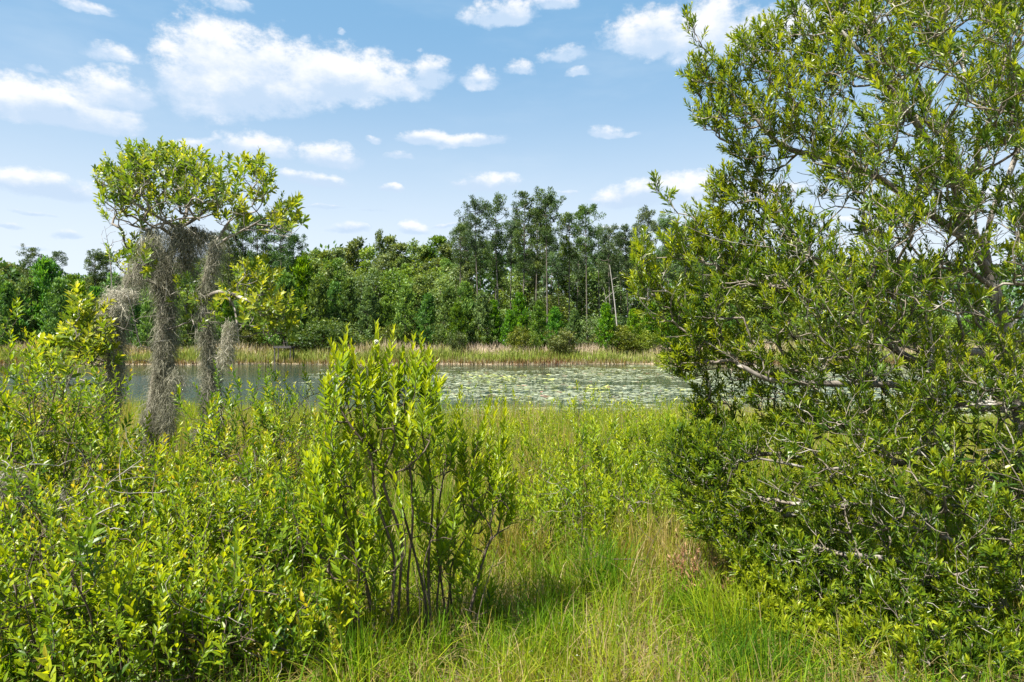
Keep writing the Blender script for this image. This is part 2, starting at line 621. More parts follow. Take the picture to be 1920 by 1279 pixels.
b_.inputs['Distance'].default_value = .22
N.L.new(hgt, b_.inputs['Height'])
p = N.n('ShaderNodeBsdfPrincipled')
p.inputs['Base Color'].default_value = (.012, .032, .034, 1)  # body colour tinted bluer to make up for weak sky reflection
p.inputs['Roughness'].default_value = .04
p.inputs['IOR'].default_value = 1.45
N.L.new(b_.outputs[0], p.inputs['Normal'])
finish(N, p.outputs[0])
M['water'] = m

# ------------------------------------------------------------------ ground and water
def axis(lo, hi, core, step0, grow):
    out = [core[0]]
    s = step0
    a = list(np.arange(core[0], core[1] + 1e-6, step0))
    v = a[-1]
    while v < hi:
        s *= grow
        v += s
        a.append(min(v, hi))
    s = step0
    v = a[0]
    b = []
    while v > lo:
        s *= grow
        v -= s
        b.append(max(v, lo))
    return np.array(b[::-1] + a)


xs = axis(-3000, 3000, (-24, 24), .45, 1.07)
ys = np.concatenate([axis(-3000, 26, (-2, 26), .4, 1.12), axis(26.5, 3500, (74, 90), .5, 1.12)[0:]])
ys = np.unique(np.round(np.concatenate([ys, np.arange(26.5, 74, 2.5)]), 3))
X, Y = np.meshgrid(xs, ys)
Z = gh(X.ravel(), Y.ravel())
g = Geo()
nx, ny = len(xs), len(ys)
i, j = np.meshgrid(np.arange(nx - 1), np.arange(ny - 1))
a = (j * nx + i).ravel()
q = np.stack([a, a + 1, a + nx + 1, a + nx], 1)
g.add(np.stack([X.ravel(), Y.ravel(), Z], 1), np.concatenate([q[:, [0, 1, 2]], q[:, [0, 2, 3]]]))
tag(link('ground', g.mesh('ground', M['ground'], smooth=True)), 'grassy brown soil around the pond', None, None, 'structure')
g = Geo()
g.add([(-110, 10, 0), (110, 10, 0), (110, 84, 0), (-110, 84, 0)], [(0, 1, 2), (0, 2, 3)])
tag(link('water', g.mesh('water', M['water'])), 'dark still pond water reflecting trees and sky', None, None, 'structure')


# ------------------------------------------------------------------ plants: skeleton growth
class Skel:
    """nodes grown from seed stems towards tips, like a nearest-branch tree"""
    def __init__(s, maxn=60000):
        s.p = np.zeros((maxn, 3))
        s.par = np.full(maxn, -1)
        s.len = np.zeros(maxn)
        s.dir = np.zeros((maxn, 3))
        s.w = np.zeros(maxn)
        s.n = 0
        s.chains = []
        s.nstem = 0

    def node(s, p, par):
        k = s.n
        s.p[k] = p
        s.par[k] = par
        if par >= 0:
            d = s.p[k] - s.p[par]
            l = np.linalg.norm(d)
            s.len[k] = s.len[par] + l
            s.dir[k] = d / max(l, 1e-6)
        else:
            s.dir[k] = (0, 0, 1)
        s.n += 1
        return k

    def stem(s, pts, par=-1, n=6):
        pp = smooth_path(pts, n)
        ch = []
        k = par
        if par >= 0:
            ch.append(par)
        for q in pp[(1 if par >= 0 else 0):]:
            k = s.node(q, k)
            ch.append(k)
        s.chains.append(ch)
        s.nstem = len(s.chains)
        return ch

    def grow(s, tips, rng, k=0.35, step=.09, bend=.12, minz=-9):
        base = s.p[0]
        order = np.argsort(np.linalg.norm(tips - base, axis=1))
        ends = []
        for t in tips[order]:
            P = s.p[:s.n]
            d = np.linalg.norm(P - t, axis=1)
            up = (P[:, 2] - t[2])
            cost = d + k * s.len[:s.n] + np.maximum(up, 0) * .8 + (P[:, 2] < minz) * 5
            j = int(np.argmin(cost))
            dist = d[j]
            m = max(2, int(dist / step) + 1)
            a = s.p[j]
            d0 = s.dir[j]
            c = a + (t - a) * .45 + d0 * dist * .18 + rng.normal(0, bend * dist, 3) + np.array([0, 0, -.06 * dist])
            ch = [j]
            kk = j
            for u in np.linspace(0, 1, m + 1)[1:]:
                q = (1 - u) ** 2 * a + 2 * u * (1 - u) * c + u * u * t
                if u < 1:
                    q = q + rng.normal(0, .012 * min(dist, .8), 3)
                kk = s.node(q, kk)
                ch.append(kk)
            s.chains.append(ch)
            ends.append(kk)
        return np.array(ends)

    def radii(s, ends, r_tip, expo=.42, rmax=None):
        s.w[ends] += 1
        w = s.w.copy()
        for k in range(s.n - 1, 0, -1):
            if s.par[k] >= 0:
                w[s.par[k]] += max(w[k], 0)
        r = r_tip * np.maximum(w, 1) ** expo
        if rmax is not None:
            r = np.minimum(r, rmax)
        s.r = r
        return r

    def tubes(s, which, g, sides=4, tint=0):
        for ch in which:
            if len(ch) < 2:
                continue
            r = s.r[ch].copy()
            r[0] = min(r[0], r[1] * 1.15)
            tube(g, s.p[ch], r, sides, tint)


def shoots(g, tw, P, D, L, nl, rng, ll, lw, arrange='spiral', open0=70, open1=25, kind=8, tint0=.2, tint1=.9, fold=.35, droop=.18, twr=.0022, jit=.12, sizevar=.2, bare=.0):
    """leafy shoots; returns all leaf rows too"""
    n = len(P)
    D = nrm(D)
    ref = nrm(rng.normal(0, 1, (n, 3)))
    A = nrm(np.cross(D, ref))
    B = np.cross(D, A)
    ph0 = rng.random(n) * 6.28
    bendv = nrm(np.cross(D, rng.normal(0, 1, (n, 3)))) * .16 + np.array([0, 0, .12])
    pos = lambda t: P + D * (L * t)[:, None] + bendv * (L * t * t)[:, None]
    rows = []
    sv = 1 + rng.normal(0, sizevar, n)
    sv = np.clip(sv, .6, 1.5)
    st = rng.normal(0, .14, n)
    for i in range(nl):
        t = bare + (1 - bare) * (i + .5) / nl if arrange == 'spiral' else bare + (1 - bare) * ((i // 2) + .6) / ((nl + 1) // 2)
        ph = ph0 + i * 2.399 if arrange == 'spiral' else ph0 + (i // 2) * 1.571 + (i % 2) * 3.1416
        ph = ph + rng.normal(0, .18, n)
        th = np.radians(open0 + (open1 - open0) * t) + rng.normal(0, jit, n)
        rad = np.cos(ph)[:, None] * A + np.sin(ph)[:, None] * B
        d = np.cos(th)[:, None] * D + np.sin(th)[:, None] * rad
        d = d + np.array([0, 0, .10])
        U = np.cos(th)[:, None] * (-rad) + np.sin(th)[:, None] * D + rng.normal(0, .18, (n, 3))
        q = pos(np.full(n, t))
        size = sv * (1 - .35 * max(0, t - .75) / .25) * (1 - .15 * (t < .15)) * (1 + rng.normal(0, .1, n))
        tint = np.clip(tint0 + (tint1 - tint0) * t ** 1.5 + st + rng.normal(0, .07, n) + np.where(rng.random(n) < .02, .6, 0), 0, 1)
        rnd = np.clip(.5 + rng.normal(0, .22, n), 0, 1)
        rows.append((q, d, U, ll * size, lw * size, tint, rnd))
    Pq, Dq, Uq, Lq, Wq, Tq, Rq = (np.concatenate(k) for k in zip(*rows))
    if tw is not None:
        for k in range(n):
            pts = np.array([P[k] + D[k] * L[k] * t + bendv[k] * L[k] * t * t for t in (0, .5, .95)])
            tube(tw, pts, (twr, twr * .8, twr * .4), 3, .5)
    return Pq, Dq, Uq, Lq, Wq, Tq, Rq


LEAFMESH = {}


def leaf_variants(key, mat, fold, droop, aspect, nt=6, tw=(.8, 1.0, .62)):
    if key not in LEAFMESH:
        out = []
        for t in range(nt):
            g = Geo()
            leaves(g, np.zeros((1, 3)), np.array([[0., 1, 0]]), np.array([[0., 0, 1]]), 1.0, aspect, np.array([(t + .5) / nt]), np.array([.3 + .4 * ((t * 37) % 10) / 10]), fold, droop, 8, tw)
            out.append(g.mesh(key, mat))
        LEAFMESH[key] = out
    return LEAFMESH[key]


def place_leaves(root, rows, key, mat, nsep, fold=.35, droop=.18, kind=8, tw=(.8, 1.0, .62), foliage='foliage'):
    """the nsep leaves that show largest become parts of their own; the rest is one part"""
    P, D, U, L, Wd, T, Rn = rows
    o = np.array(root.location)
    keep = P[:, 2] > gh(P[:, 0], P[:, 1]) + .02
    P, D, U, L, Wd, T, Rn = (k[keep] for k in (P, D, U, L, Wd, T, Rn))
    dist = np.linalg.norm(P - np.array([0, 0, CAMZ]), axis=1)
    px = CX + P[:, 0] / np.maximum(P[:, 1], .1) * F
    py = CY - (P[:, 2] - CAMZ) / np.maximum(P[:, 1], .1) * F
    vis = (px > 0) & (px < 1920) & (py > 0) & (py < 1279)
    score = L / dist * np.where(vis, 1, .01) * (1 + .4 * Rn)
    idx = np.argsort(-score)
    sep = idx[:nsep] if nsep else idx[:0]
    rest = idx[nsep:] if nsep else idx
    g = Geo()
    leaves(g, P[rest], D[rest], U[rest], L[rest], Wd[rest], T[rest], Rn[rest], fold, droop, kind, tw)
    link(foliage, g.mesh(foliage, mat, o), root, 'stuff')
    if nsep:
        asp = float(np.mean(Wd / L))
        var = leaf_variants(key, mat, fold, droop, asp, tw=tw)
        Dn = nrm(D[sep])
        S = nrm(np.cross(Dn, U[sep]))
        Nn = np.cross(S, Dn)
        for a_, i_ in enumerate(sep):
            me = var[min(len(var) - 1, int(T[i_] * len(var)))]
            ob = bpy.data.objects.new('leaf', me)
            l_ = L[i_]
            mw = Wd[i_] / asp
            m_ = Matrix(((S[a_][0] * mw, Dn[a_][0] * l_, Nn[a_][0] * l_, P[i_][0] - o[0]),
                         (S[a_][1] * mw, Dn[a_][1] * l_, Nn[a_][1] * l_, P[i_][1] - o[1]),
                         (S[a_][2] * mw, Dn[a_][2] * l_, Nn[a_][2] * l_, P[i_][2] - o[2]),
                         (0, 0, 0, 1)))
            COL.objects.link(ob)
            ob.parent = root
            ob.matrix_parent_inverse = Matrix.Identity(4)
            ob.matrix_basis = m_


def wood_parts(root, sk, mat, main='stem', twig='twigs', twmat=None, sides=(6, 4), tw=None, nmain=None):
    o = np.array(root.location)
    nm = sk.nstem if nmain is None else nmain
    for ch in sk.chains[:nm]:
        g = Geo()
        sk.tubes([ch], g, sides[0])
        link(main, g.mesh(main, mat, o, smooth=True), root)
    g = tw if tw is not None else Geo()
    sk.tubes(sk.chains[nm:], g, sides[1])
    link(twig, g.mesh(twig, twmat or mat, o, smooth=True), root, 'stuff')


def shrub(name, label, group, px, top, d, rad, seed, leaf='fetter', nst=7, ntip=70, ll=.075, lw=.026, sl=(.14, .3), nl=14, nsep=0, kind=8, lean=(0, 0), cat='shrub', tint=(.25, .95), openness=(62, 24), low=.35, arrange='opp', bark='bark_dark', hs=1.0, lm=1.0, fold=.35, droop=.15):
    rng = np.random.default_rng(seed)
    b = gpt(px, d)
    H = CAMZ - (top - CY) / F * d - b[2]
    H = max(H, .45) * hs
    root = empty(name, b, label, cat, group)
    sk = Skel()
    for k in range(nst):
        a = k / nst * 6.283 + rng.normal(0, .3)
        r = rad * rng.uniform(.25, .85)
        hh = H * rng.uniform(.62, .9)
        tip = b + np.array([math.cos(a) * r + lean[0] * hh, math.sin(a) * r + lean[1] * hh, hh])
        b0 = b + np.array([math.cos(a), math.sin(a), 0]) * rad * .12
        b0[2] = gz(b0[0], b0[1]) - .03
        mid = b0 + (tip - b0) * .5 + rng.normal(0, .05 * H, 3) - np.array([math.cos(a), math.sin(a), 0]) * r * .12
        sk.stem([b0, mid, tip], -1, 5)
    n = ntip
    a = rng.random(n) * 6.283
    u = rng.random(n) ** .5
    zz = low + (1 - low) * rng.random(n) ** .75
    rr = rad * u * (.55 + .6 * np.sin(np.clip(zz, 0, 1) * 2.4))
    zz = zz * (1 - .22 * u * u)
    lumpy = 1 + .10 * np.sin(3 * a + seed) + .06 * np.sin(5 * a + seed * 2)
    sh = rng.uniform(sl[0], sl[1], n)
    tips = np.stack([b[0] + np.cos(a) * rr * lumpy, b[1] + np.sin(a) * rr * lumpy, b[2] + np.maximum(H * zz * lumpy - sh * .8, .12)], 1)
    tips[:, 0] += lean[0] * (tips[:, 2] - b[2])
    tips[:, 1] += lean[1] * (tips[:, 2] - b[2])
    ends = sk.grow(tips, rng, .25, .08, .10)
    sk.radii(ends, .0022, .42)
    dirs = sk.dir[ends] * .55 + np.array([0, 0, .85]) + rng.normal(0, .22, (len(ends), 3))
    twg = Geo()
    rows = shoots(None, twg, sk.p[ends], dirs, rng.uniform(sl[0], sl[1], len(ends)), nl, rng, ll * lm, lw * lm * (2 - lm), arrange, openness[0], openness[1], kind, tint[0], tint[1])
    wood_parts(root, sk, M[bark], tw=twg)
    place_leaves(root, rows, name + '_leaf', M[leaf], nsep, fold, droop, kind)
    return root



# ================================================================== FAR BANK FOREST
def cards(g, C, Rr, per, size, rng, up=.35, elong=2.2, tint=(.5, .25), shell=.5, squash=.8, kind=2):
    """clumps of small leafy blades: C centres, Rr radii"""
    n = len(C)
    v = nrm(rng.normal(0, 1, (n * per, 3)))
    rr = rng.random(n * per) ** shell
    cc = np.repeat(C, per, 0)
    r3 = np.repeat(Rr, per)
    off = v * (rr * r3)[:, None]
    off[:, 2] *= squash
    P = cc + off
    D = nrm(v * .8 + rng.normal(0, .55, (n * per, 3)) + np.array([0, 0, up]))
    U = nrm(rng.normal(0, .6, (n * per, 3)) + v + np.array([0, 0, .8]))
    L = size * rng.uniform(.6, 1.4, n * per)
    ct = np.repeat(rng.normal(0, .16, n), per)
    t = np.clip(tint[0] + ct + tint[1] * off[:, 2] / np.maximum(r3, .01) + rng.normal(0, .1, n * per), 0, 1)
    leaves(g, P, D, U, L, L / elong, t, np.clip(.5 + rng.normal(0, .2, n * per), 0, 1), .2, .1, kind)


def proto(kind, seed):
    """meshes of one tree kind: list of (part, mesh)"""
    rng = np.random.default_rng(seed)
    tr, li, fo = Geo(), Geo(), Geo()
    if kind == 'tall':          # unit: 22 m high
        H = 22.0
        bx, by = rng.normal(0, .35, 2)
        path = smooth_path([(0, 0, -.3), (bx * .5, by * .5, H * .35), (bx, by, H * .7), (bx * .8, by * .8, H * .97)], 6)
        tube(tr, path, np.linspace(.17, .05, len(path)), 7)
        cf = rng.uniform(.32, .52)
        nb = int(rng.integers(28, 38))
        C, Rr = [], []
        for k in range(nb):
            u = (k + rng.random()) / nb
            z = H * (1 - cf * (1 - u))
            a = k * 2.4 + rng.normal(0, .4)
            l = (2.7 * math.sin(min(1, .25 + .9 * (1 - u)) * 2.6) ** .8 if u < .98 else .8) * rng.uniform(.55, 1.15)
            l = max(l, .6)
            st = np.array([np.interp(z, path[:, 2], path[:, 0]), np.interp(z, path[:, 2], path[:, 1]), z])
            e = st + np.array([math.cos(a) * l, math.sin(a) * l, l * rng.uniform(.05, .6)])
            m_ = st + (e - st) * .5 + np.array([0, 0, -.1 * l])
            tube(li, np.array([st, m_, e]), (.06, .04, .02), 4)
            for t in (.55, .8, 1.0):
                if rng.random() < .85:
                    C.append(st + (e - st) * t + rng.normal(0, .25, 3))
                    Rr.append(rng.uniform(.42, .78))
        for k in range(6):
            C.append(path[-1] + rng.normal(0, .45, 3) + np.array([0, 0, .2]))
            Rr.append(rng.uniform(.4, .7))
        for k in range(int(rng.integers(2, 6))):      # dead stubs lower down
            z = H * rng.uniform(.3, 1 - cf)
            a = rng.random() * 6.28
            st = np.array([np.interp(z, path[:, 2], path[:, 0]), np.interp(z, path[:, 2], path[:, 1]), z])
            tube(li, np.array([st, st + np.array([math.cos(a), math.sin(a), .1]) * rng.uniform(.5, 1.3)]), (.03, .012), 4)
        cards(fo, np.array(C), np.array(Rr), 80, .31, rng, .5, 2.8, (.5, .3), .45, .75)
        return [('trunk', tr.mesh('trunk', M['bark_pine'], smooth=True)), ('limbs', li.mesh('limbs', M['bark_pine'])), ('crown', fo.mesh('crown', M['pine']))]
    if kind == 'mid':           # 15 m leafy forest tree, foliage for most of its height
        H = 15.0
        path = smooth_path([(0, 0, -.3), (rng.normal(0, .2), rng.normal(0, .2), H * .5), (0, 0, H * .96)], 6)
        tube(tr, path, np.linspace(.16, .03, len(path)), 6)
        C, Rr = [], []
        for k in range(62):
            u = rng.random()
            z = H * (.22 + .76 * u)
            rmax = 2.5 * (1 - u) ** .6 + .35
            a = rng.random() * 6.28
            r = rmax * rng.random() ** .5
            C.append((math.cos(a) * r, math.sin(a) * r, z))
            Rr.append(rng.uniform(.55, 1.0) * (1 - .35 * u))
            if k % 2 == 0:
                tube(li, np.array([(0, 0, z - .4), (math.cos(a) * r, math.sin(a) * r, z)]), (.045, .015), 4)
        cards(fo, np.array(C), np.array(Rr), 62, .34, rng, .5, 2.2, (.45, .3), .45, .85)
        return [('trunk', tr.mesh('trunk', M['bark_pine'], smooth=True)), ('limbs', li.mesh('limbs', M['bark_pine'])), ('crown', fo.mesh('crown', M['young'] if seed % 2 else M['broad']))]
    if kind == 'young':         # 7 m young pine with candle-like shoots
        H = 7.0
        tube(tr, np.array([(0, 0, -.2), (rng.normal(0, .08), 0, H * .5), (0, 0, H * .97)]), (.09, .06, .02), 6)
        C, Rr = [], []
        z = .5
        while z < H * .98:
            u = z / H
            nb = int(rng.integers(5, 8))
            for k in range(nb):
                a = k / nb * 6.28 + rng.random()
                l = (1.75 * (1 - u) ** .75 + .16) * rng.uniform(.6, 1.15)
                e = np.array([math.cos(a) * l, math.sin(a) * l, z + l * .45])
                tube(li, np.array([(0, 0, z), (e[0] * .55, e[1] * .55, z + l * .08), e]), (.03, .02, .01), 3)
                for t in (.45, .7, .9, 1.05):
                    C.append((e[0] * t, e[1] * t, z + l * .45 * t * t + .1))
                    Rr.append(rng.uniform(.16, .30))
            z += rng.uniform(.42, .62)
        C.append((0, 0, H))
        Rr.append(.25)
        cards(fo, np.array(C), np.array(Rr), 18, .30, rng, 1.3, 3.2, (.45, .35), .6, 1.3)
        return [('trunk', tr.mesh('trunk', M['bark_pine'], smooth=True)), ('branches', li.mesh('branches', M['bark_pine'])), ('crown', fo.mesh('crown', M['young']))]
    if kind == 'broad':         # 10 m spreading broadleaf tree
        H = 10.0
        top = np.array([rng.normal(0, .4), rng.normal(0, .4), H * .45])
        tube(tr, smooth_path([(0, 0, -.3), (rng.normal(0, .15), 0, H * .25), top], 5), np.linspace(.22, .12, 11), 7)
        C, Rr = [], []
        for k in range(7):
            a = k / 7 * 6.28 + rng.normal(0, .3)
            e = np.array([math.cos(a) * 2.2, math.sin(a) * 2.2, H * rng.uniform(.62, .88)])
            tube(li, smooth_path([top * .9, (top + e) * .5 + (0, 0, -.3), e], 4), np.linspace(.09, .03, 9), 5)
        for k in range(70):
            v = nrm(rng.normal(0, 1, (1, 3)))[0]
            r = rng.uniform(.45, 1)
            C.append((v[0] * 3.0 * r, v[1] * 3.0 * r, H * .56 + v[2] * H * .40 * r))
            Rr.append(rng.uniform(.55, 1.05))
        cards(fo, np.array(C), np.array(Rr), 60, .30, rng, .2, 1.8, (.5, .3), .4, .75)
        return [('trunk', tr.mesh('trunk', M['bark_pine'], smooth=True)), ('limbs', li.mesh('limbs', M['bark_pine'])), ('crown', fo.mesh('crown', M['broad']))]
    if kind == 'bush':          # 3 m rounded bush
        for k in range(6):
            a = k / 6 * 6.28
            tube(li, np.array([(0, 0, -.1), (math.cos(a) * .5, math.sin(a) * .5, .9), (math.cos(a) * 1.0, math.sin(a) * 1.0, 2.0)]), (.05, .03, .012), 4)
        C, Rr = [], []
        for k in range(60):
            v = nrm(rng.normal(0, 1, (1, 3)))[0]
            r = rng.uniform(.4, 1)
            C.append((v[0] * 1.5 * r, v[1] * 1.5 * r, max(.25, 1.45 + v[2] * 1.4 * r)))
            Rr.append(rng.uniform(.28, .55))
        cards(fo, np.array(C), np.array(Rr), 60, .17, rng, .5, 2.0, (.5, .3), .4, .85)
        return [('stems', li.mesh('stems', M['bark_dark'])), ('foliage', fo.mesh('foliage', M['bush']))]


PROTO = {k: [proto(k, s + 11 * i) for i, s in enumerate(range(n))] for k, n in (('tall', 7), ('mid', 6), ('young', 5), ('broad', 5), ('bush', 5))}
BASEH = {'tall': 22.6, 'mid': 15.0, 'young': 7.2, 'broad': 9.9, 'bush': 3.0}
NAME = {'tall': ('tall_pine', 'pine'), 'mid': ('forest_tree', 'tree'), 'young': ('young_pine', 'pine'), 'broad': ('broadleaf_tree', 'tree'), 'bush': ('bank_bush', 'bush')}
rng = np.random.default_rng(77)
PLACED = []


def tree(kind, px, top, d, var=None, wide=1.0, label=None, group=None):
    v = int(rng.integers(0, len(PROTO[kind]))) if var is None else var
    b = gpt(px, d)
    H = CAMZ - (top - CY) / F * d - b[2]
    s = H / BASEH[kind]
    e = empty(NAME[kind][0], b, label, NAME[kind][1], group)
    ws = s * wide
    if kind == 'tall':
        ws = max(s, .8) * wide * .8
    e.scale = (ws, ws, s)
    e.rotation_euler = (rng.normal(0, .015), rng.normal(0, .015), rng.random() * 6.28)
    for nm, me in PROTO[kind][v]:
        link(nm, me, e, 'stuff' if nm in ('limbs', 'branches', 'stems') else None)
    PLACED.append((kind, px, top, d, e))
    return e


ONES = ['first', 'second', 'third', 'fourth', 'fifth', 'sixth', 'seventh', 'eighth', 'ninth']
ORD = ONES + ['tenth', 'eleventh', 'twelfth', 'thirteenth', 'fourteenth', 'fifteenth', 'sixteenth', 'seventeenth', 'eighteenth', 'nineteenth']
for tens in ('twent', 'thirt', 'fort', 'fift'):
    ORD += [tens + 'ieth'] + [tens + 'y-' + q for q in ONES]


def label_row(items, text, group):
    """labels a row of alike trees by their order from the left"""
    items = sorted(items, key=lambda t: t[1])
    for k, it in enumerate(items):
        w = ORD[k] if k < len(ORD) else 'number %d' % (k + 1)
        it[4]['label'] = text % w
        it[4]['group'] = group


# the tall stand in the middle right
st = len(PLACED)
TALL = [(862, 420, 96), (899, 376, 92), (937, 371, 95), (979, 361, 91), (1003, 395, 97), (1027, 358, 90), (1067, 398, 94), (1101, 384, 91),
        (1125, 425, 98), (1146, 428, 90), (1180, 425, 95), (1216, 396, 92), (1248, 405, 96), (1282, 420, 92), (1320, 398, 93), (1362, 425, 96)]
for i, (px, top, d) in enumerate(TALL):
    tree('tall', px, top, d, i % 7)
label_row(PLACED[st:], '%s tall bare-trunked pine from the left in the skyline stand across the pond', 'tall pines of the skyline stand')
st = len(PLACED)
for i, (px, top, d) in enumerate([(412, 440, 96), (432, 425, 92), (455, 412, 93), (482, 402, 92), (512, 396, 94), (532, 418, 91), (552, 440, 97)]):
    tree('tall', px, top, d, (i * 2 + 1) % 7)
label_row(PLACED[st:], '%s tall pine from the left seen just behind the moss-hung trees', 'tall pines behind the moss-hung trees')
st = len(PLACED)
for i, (px, top, d) in enumerate([(57, 466, 118), (101, 474, 122), (178, 470, 118), (197, 474, 120)]):
    tree('tall', px, top, d, (i + 3) % 7)
label_row(PLACED[st:], '%s lone pine from the left standing above the far left tree line', 'lone pines above the left tree line')
st = len(PLACED)
for k in range(30):
    px = 870 + k * 16.5 + rng.normal(0, 5)
    tree('tall', px, 440 + rng.uniform(-25, 45) + (30 if px > 1300 else 0), rng.uniform(100, 118))
label_row(PLACED[st:], '%s pine trunk from the left in the shaded rank behind the tall stand', 'pines in the rank behind the tall stand')

# forest wall: leafy trees
def skyline(px):
    return np.interp(px, [-200, 0, 60, 120, 210, 300, 400, 560, 600, 680, 740, 830, 880, 1240, 1400, 1600, 1800, 2100], [480, 492, 505, 515, 525, 505, 480, 478, 462, 452, 450, 450, 470, 480, 480, 490, 500, 490])


st = len(PLACED)
for px, top in [(574, 478), (594, 470), (612, 472), (630, 462), (648, 466), (673, 448), (690, 462), (708, 433), (735, 444), (752, 458), (776, 452), (796, 462), (821, 445), (842, 458)]:
    tree('mid', px, top, rng.uniform(112, 122), wide=1.15 if px != 708 else .5)
label_row(PLACED[st:], '%s rounded green treetop from the left along the skyline left of the tall stand', 'treetops of the central skyline')
st = len(PLACED)
for k in range(24):
    px = -90 + k * 27 + rng.normal(0, 6)
    if 560 < px:
        break
    tree('mid', px, skyline(px) + rng.uniform(-6, 12), rng.uniform(112, 135), wide=1.2)
label_row(PLACED[st:], '%s leafy treetop from the left in the far left tree line', 'treetops of the left tree line')
st = len(PLACED)
for k in range(28):
    px = 565 + k * 11 + rng.normal(0, 4)
    tree(['mid', 'broad'][k % 2], px, 478 + rng.uniform(0, 45), rng.uniform(100, 111), wide=.95)
label_row(PLACED[st:], '%s leafy tree from the left in the middle of the central forest wall', 'trees of the central forest wall')
st = len(PLACED)
for k in range(30):
    px = 850 + k * 22 + rng.normal(0, 6)
    tree(['broad', 'mid', 'broad'][k % 3], px, 505 + rng.uniform(-20, 50), rng.uniform(98, 122))
label_row(PLACED[st:], '%s leafy tree from the left growing under the tall pines', 'leafy trees under the tall pines')
st = len(PLACED)
for k in range(22):
    px = -60 + k * 29 + rng.normal(0, 7)
    tree(['mid', 'young', 'broad'][k % 3], px, 525 + rng.uniform(-12, 30), rng.uniform(97, 108))
label_row(PLACED[st:], '%s dark green tree from the left below the left tree line', 'trees below the left tree line')
# young pines
st = len(PLACED)
for px, top, d in [(12, 548, 90), (48, 538, 92), (86, 500, 93), (112, 540, 90), (146, 545, 94), (180, 560, 90), (212, 530, 93), (248, 548, 90), (275, 585, 88), (322, 560, 92), (352, 570, 90), (418, 560, 90), (452, 565, 92),
                   (500, 540, 92), (532, 530, 90), (566, 500, 95), (596, 540, 92), (628, 548, 95)]:
    tree('young', px, top - 18, d - 4)
label_row(PLACED[st:], '%s bright green young pine from the left on the left half of the far bank', 'young pines left on the far bank')
st = len(PLACED)
for px, top, d in [(655, 530, 94), (760, 545, 92), (800, 560, 91), (690, 550, 92), (722, 565, 93), (905, 555, 90), (840, 548, 90), (874, 540, 91), (858, 575, 88), (925, 572, 91), (955, 590, 89), (1010, 575, 90), (1040, 585, 88), (975, 560, 93), (1075, 590, 90), (1140, 578, 87), (1188, 590, 89), (1222, 575, 90), (1262, 585, 90), (1310, 570, 90), (1370, 580, 90)]:
    tree('young', px, top - 8, d - 3)
label_row(PLACED[st:], '%s bright green young pine from the left on the right half of the far bank', 'young pines right on the far bank')
# undergrowth
st = len(PLACED)
for k in range(46):
    px = -60 + k * 42 + rng.normal(0, 9)
    tree('broad', px, 585 + rng.uniform(-14, 20), rng.uniform(90, 96), wide=1.5)
label_row(PLACED[st:], '%s low leafy tree from the left in the undergrowth of the far bank', 'undergrowth trees of the far bank')
for px, top, d, w, lb in [(600, 596, 84, 1.5, 'broad dark olive bush on the far bank left of the buttonbush top'), (642, 604, 85, 1.3, 'olive bush on the far bank right of the broad dark one'),
                          (1054, 611, 82, 1.15, 'lone rounded dark bush standing in pale grass on the far bank'), (858, 617, 83, .8, 'small olive bush at the foot of the young pines on the far bank'),
                          (1165, 612, 84, 1.2, 'dark bush below the leaning dead trunk on the far bank'), (1210, 618, 84, 1.0, 'grey-green bush beside the wax myrtle edge on the far bank'),
                          (975, 612, 84, .9, 'light green bush left of the lone rounded bush'), (1000, 622, 84, .7, 'smallest light green bush left of the lone rounded bush')]:
    e = tree('bush', px, top, d, wide=w, label=lb, group='bushes on the far bank')
st = len(PLACED)
for k in range(34):
    px = -60 + k * 56 + rng.normal(0, 14)
    if any(abs(px - q) < 22 for q in (1054, 600, 642)):
        continue
    tree('bush', px, 612 + rng.uniform(-8, 12), rng.uniform(86, 90), wide=1.25)
label_row(PLACED[st:], '%s mid green bush from the left along the foot of the far trees', 'bushes along the foot of the far trees')

# leaning bleached dead trunks and the bare tree left
def dead_trunk(label, p0, p1, d, r):
    a, b = at(*p0, d), at(*p1, d)
    a[2] = gz(a[0], a[1]) - .1
    e = empty('dead_tree', a, label, 'dead tree', 'bare dead trees across the pond')
    g = Geo()
    path = smooth_path([a, (a + b) * .5 + np.array([.12, 0, 0]), b], 6)
    tube(g, path, np.linspace(r, r * .35, len(path)), 7)
    link('trunk', g.mesh('trunk', M['bark_dead'], a, True), e)
    r2 = np.random.default_rng(int(p0[0]))
    for k in range(4):
        q = path[-3 - k]
        g = Geo()
        tube(g, np.array([q, q + r2.normal(0, .5, 3) + (0, 0, .4)]), (.03, .01), 4)
        link('branch', g.mesh('branch', M['bark_dead'], a), e)


dead_trunk('bleached dead trunk leaning left in front of the tall pines', (1161, 612), (1143, 497), 87, .11)
dead_trunk('thin pale dead trunk leaning steeply beside the bleached one', (1150, 590), (1132, 540), 88, .05)

b = gpt(208, 60)
b = np.array([(208 - CX) / F * 84, 84, gz((208 - CX) / F * 84, 84)])
e = empty('bare_tree', b, 'leafless grey tree sticking up left of the moss-hung crowns', 'dead tree', 'bare dead trees across the pond')
r2 = np.random.default_rng(4)
sk = Skel()
ch = sk.stem([b, at(210, 560, 84), at(206, 480, 84), at(196, 425, 84)], -1, 8)
tips = np.array([at(r2.uniform(184, 240), r2.uniform(418, 480), 84 + r2.uniform(-1.2, 1.2)) for _ in range(26)])
en = sk.grow(tips, r2, .5, .5, .06)
sk.radii(en, .018, .4)
g = Geo()
sk.tubes(sk.chains[:1], g, 6)
link('trunk', g.mesh('trunk', M['bark_grey'], b, True), e)
for c_ in sk.chains[1:]:
    g = Geo()
    sk.tubes([c_], g, 4)
    link('branch', g.mesh('branch', M['bark_grey'], b), e)

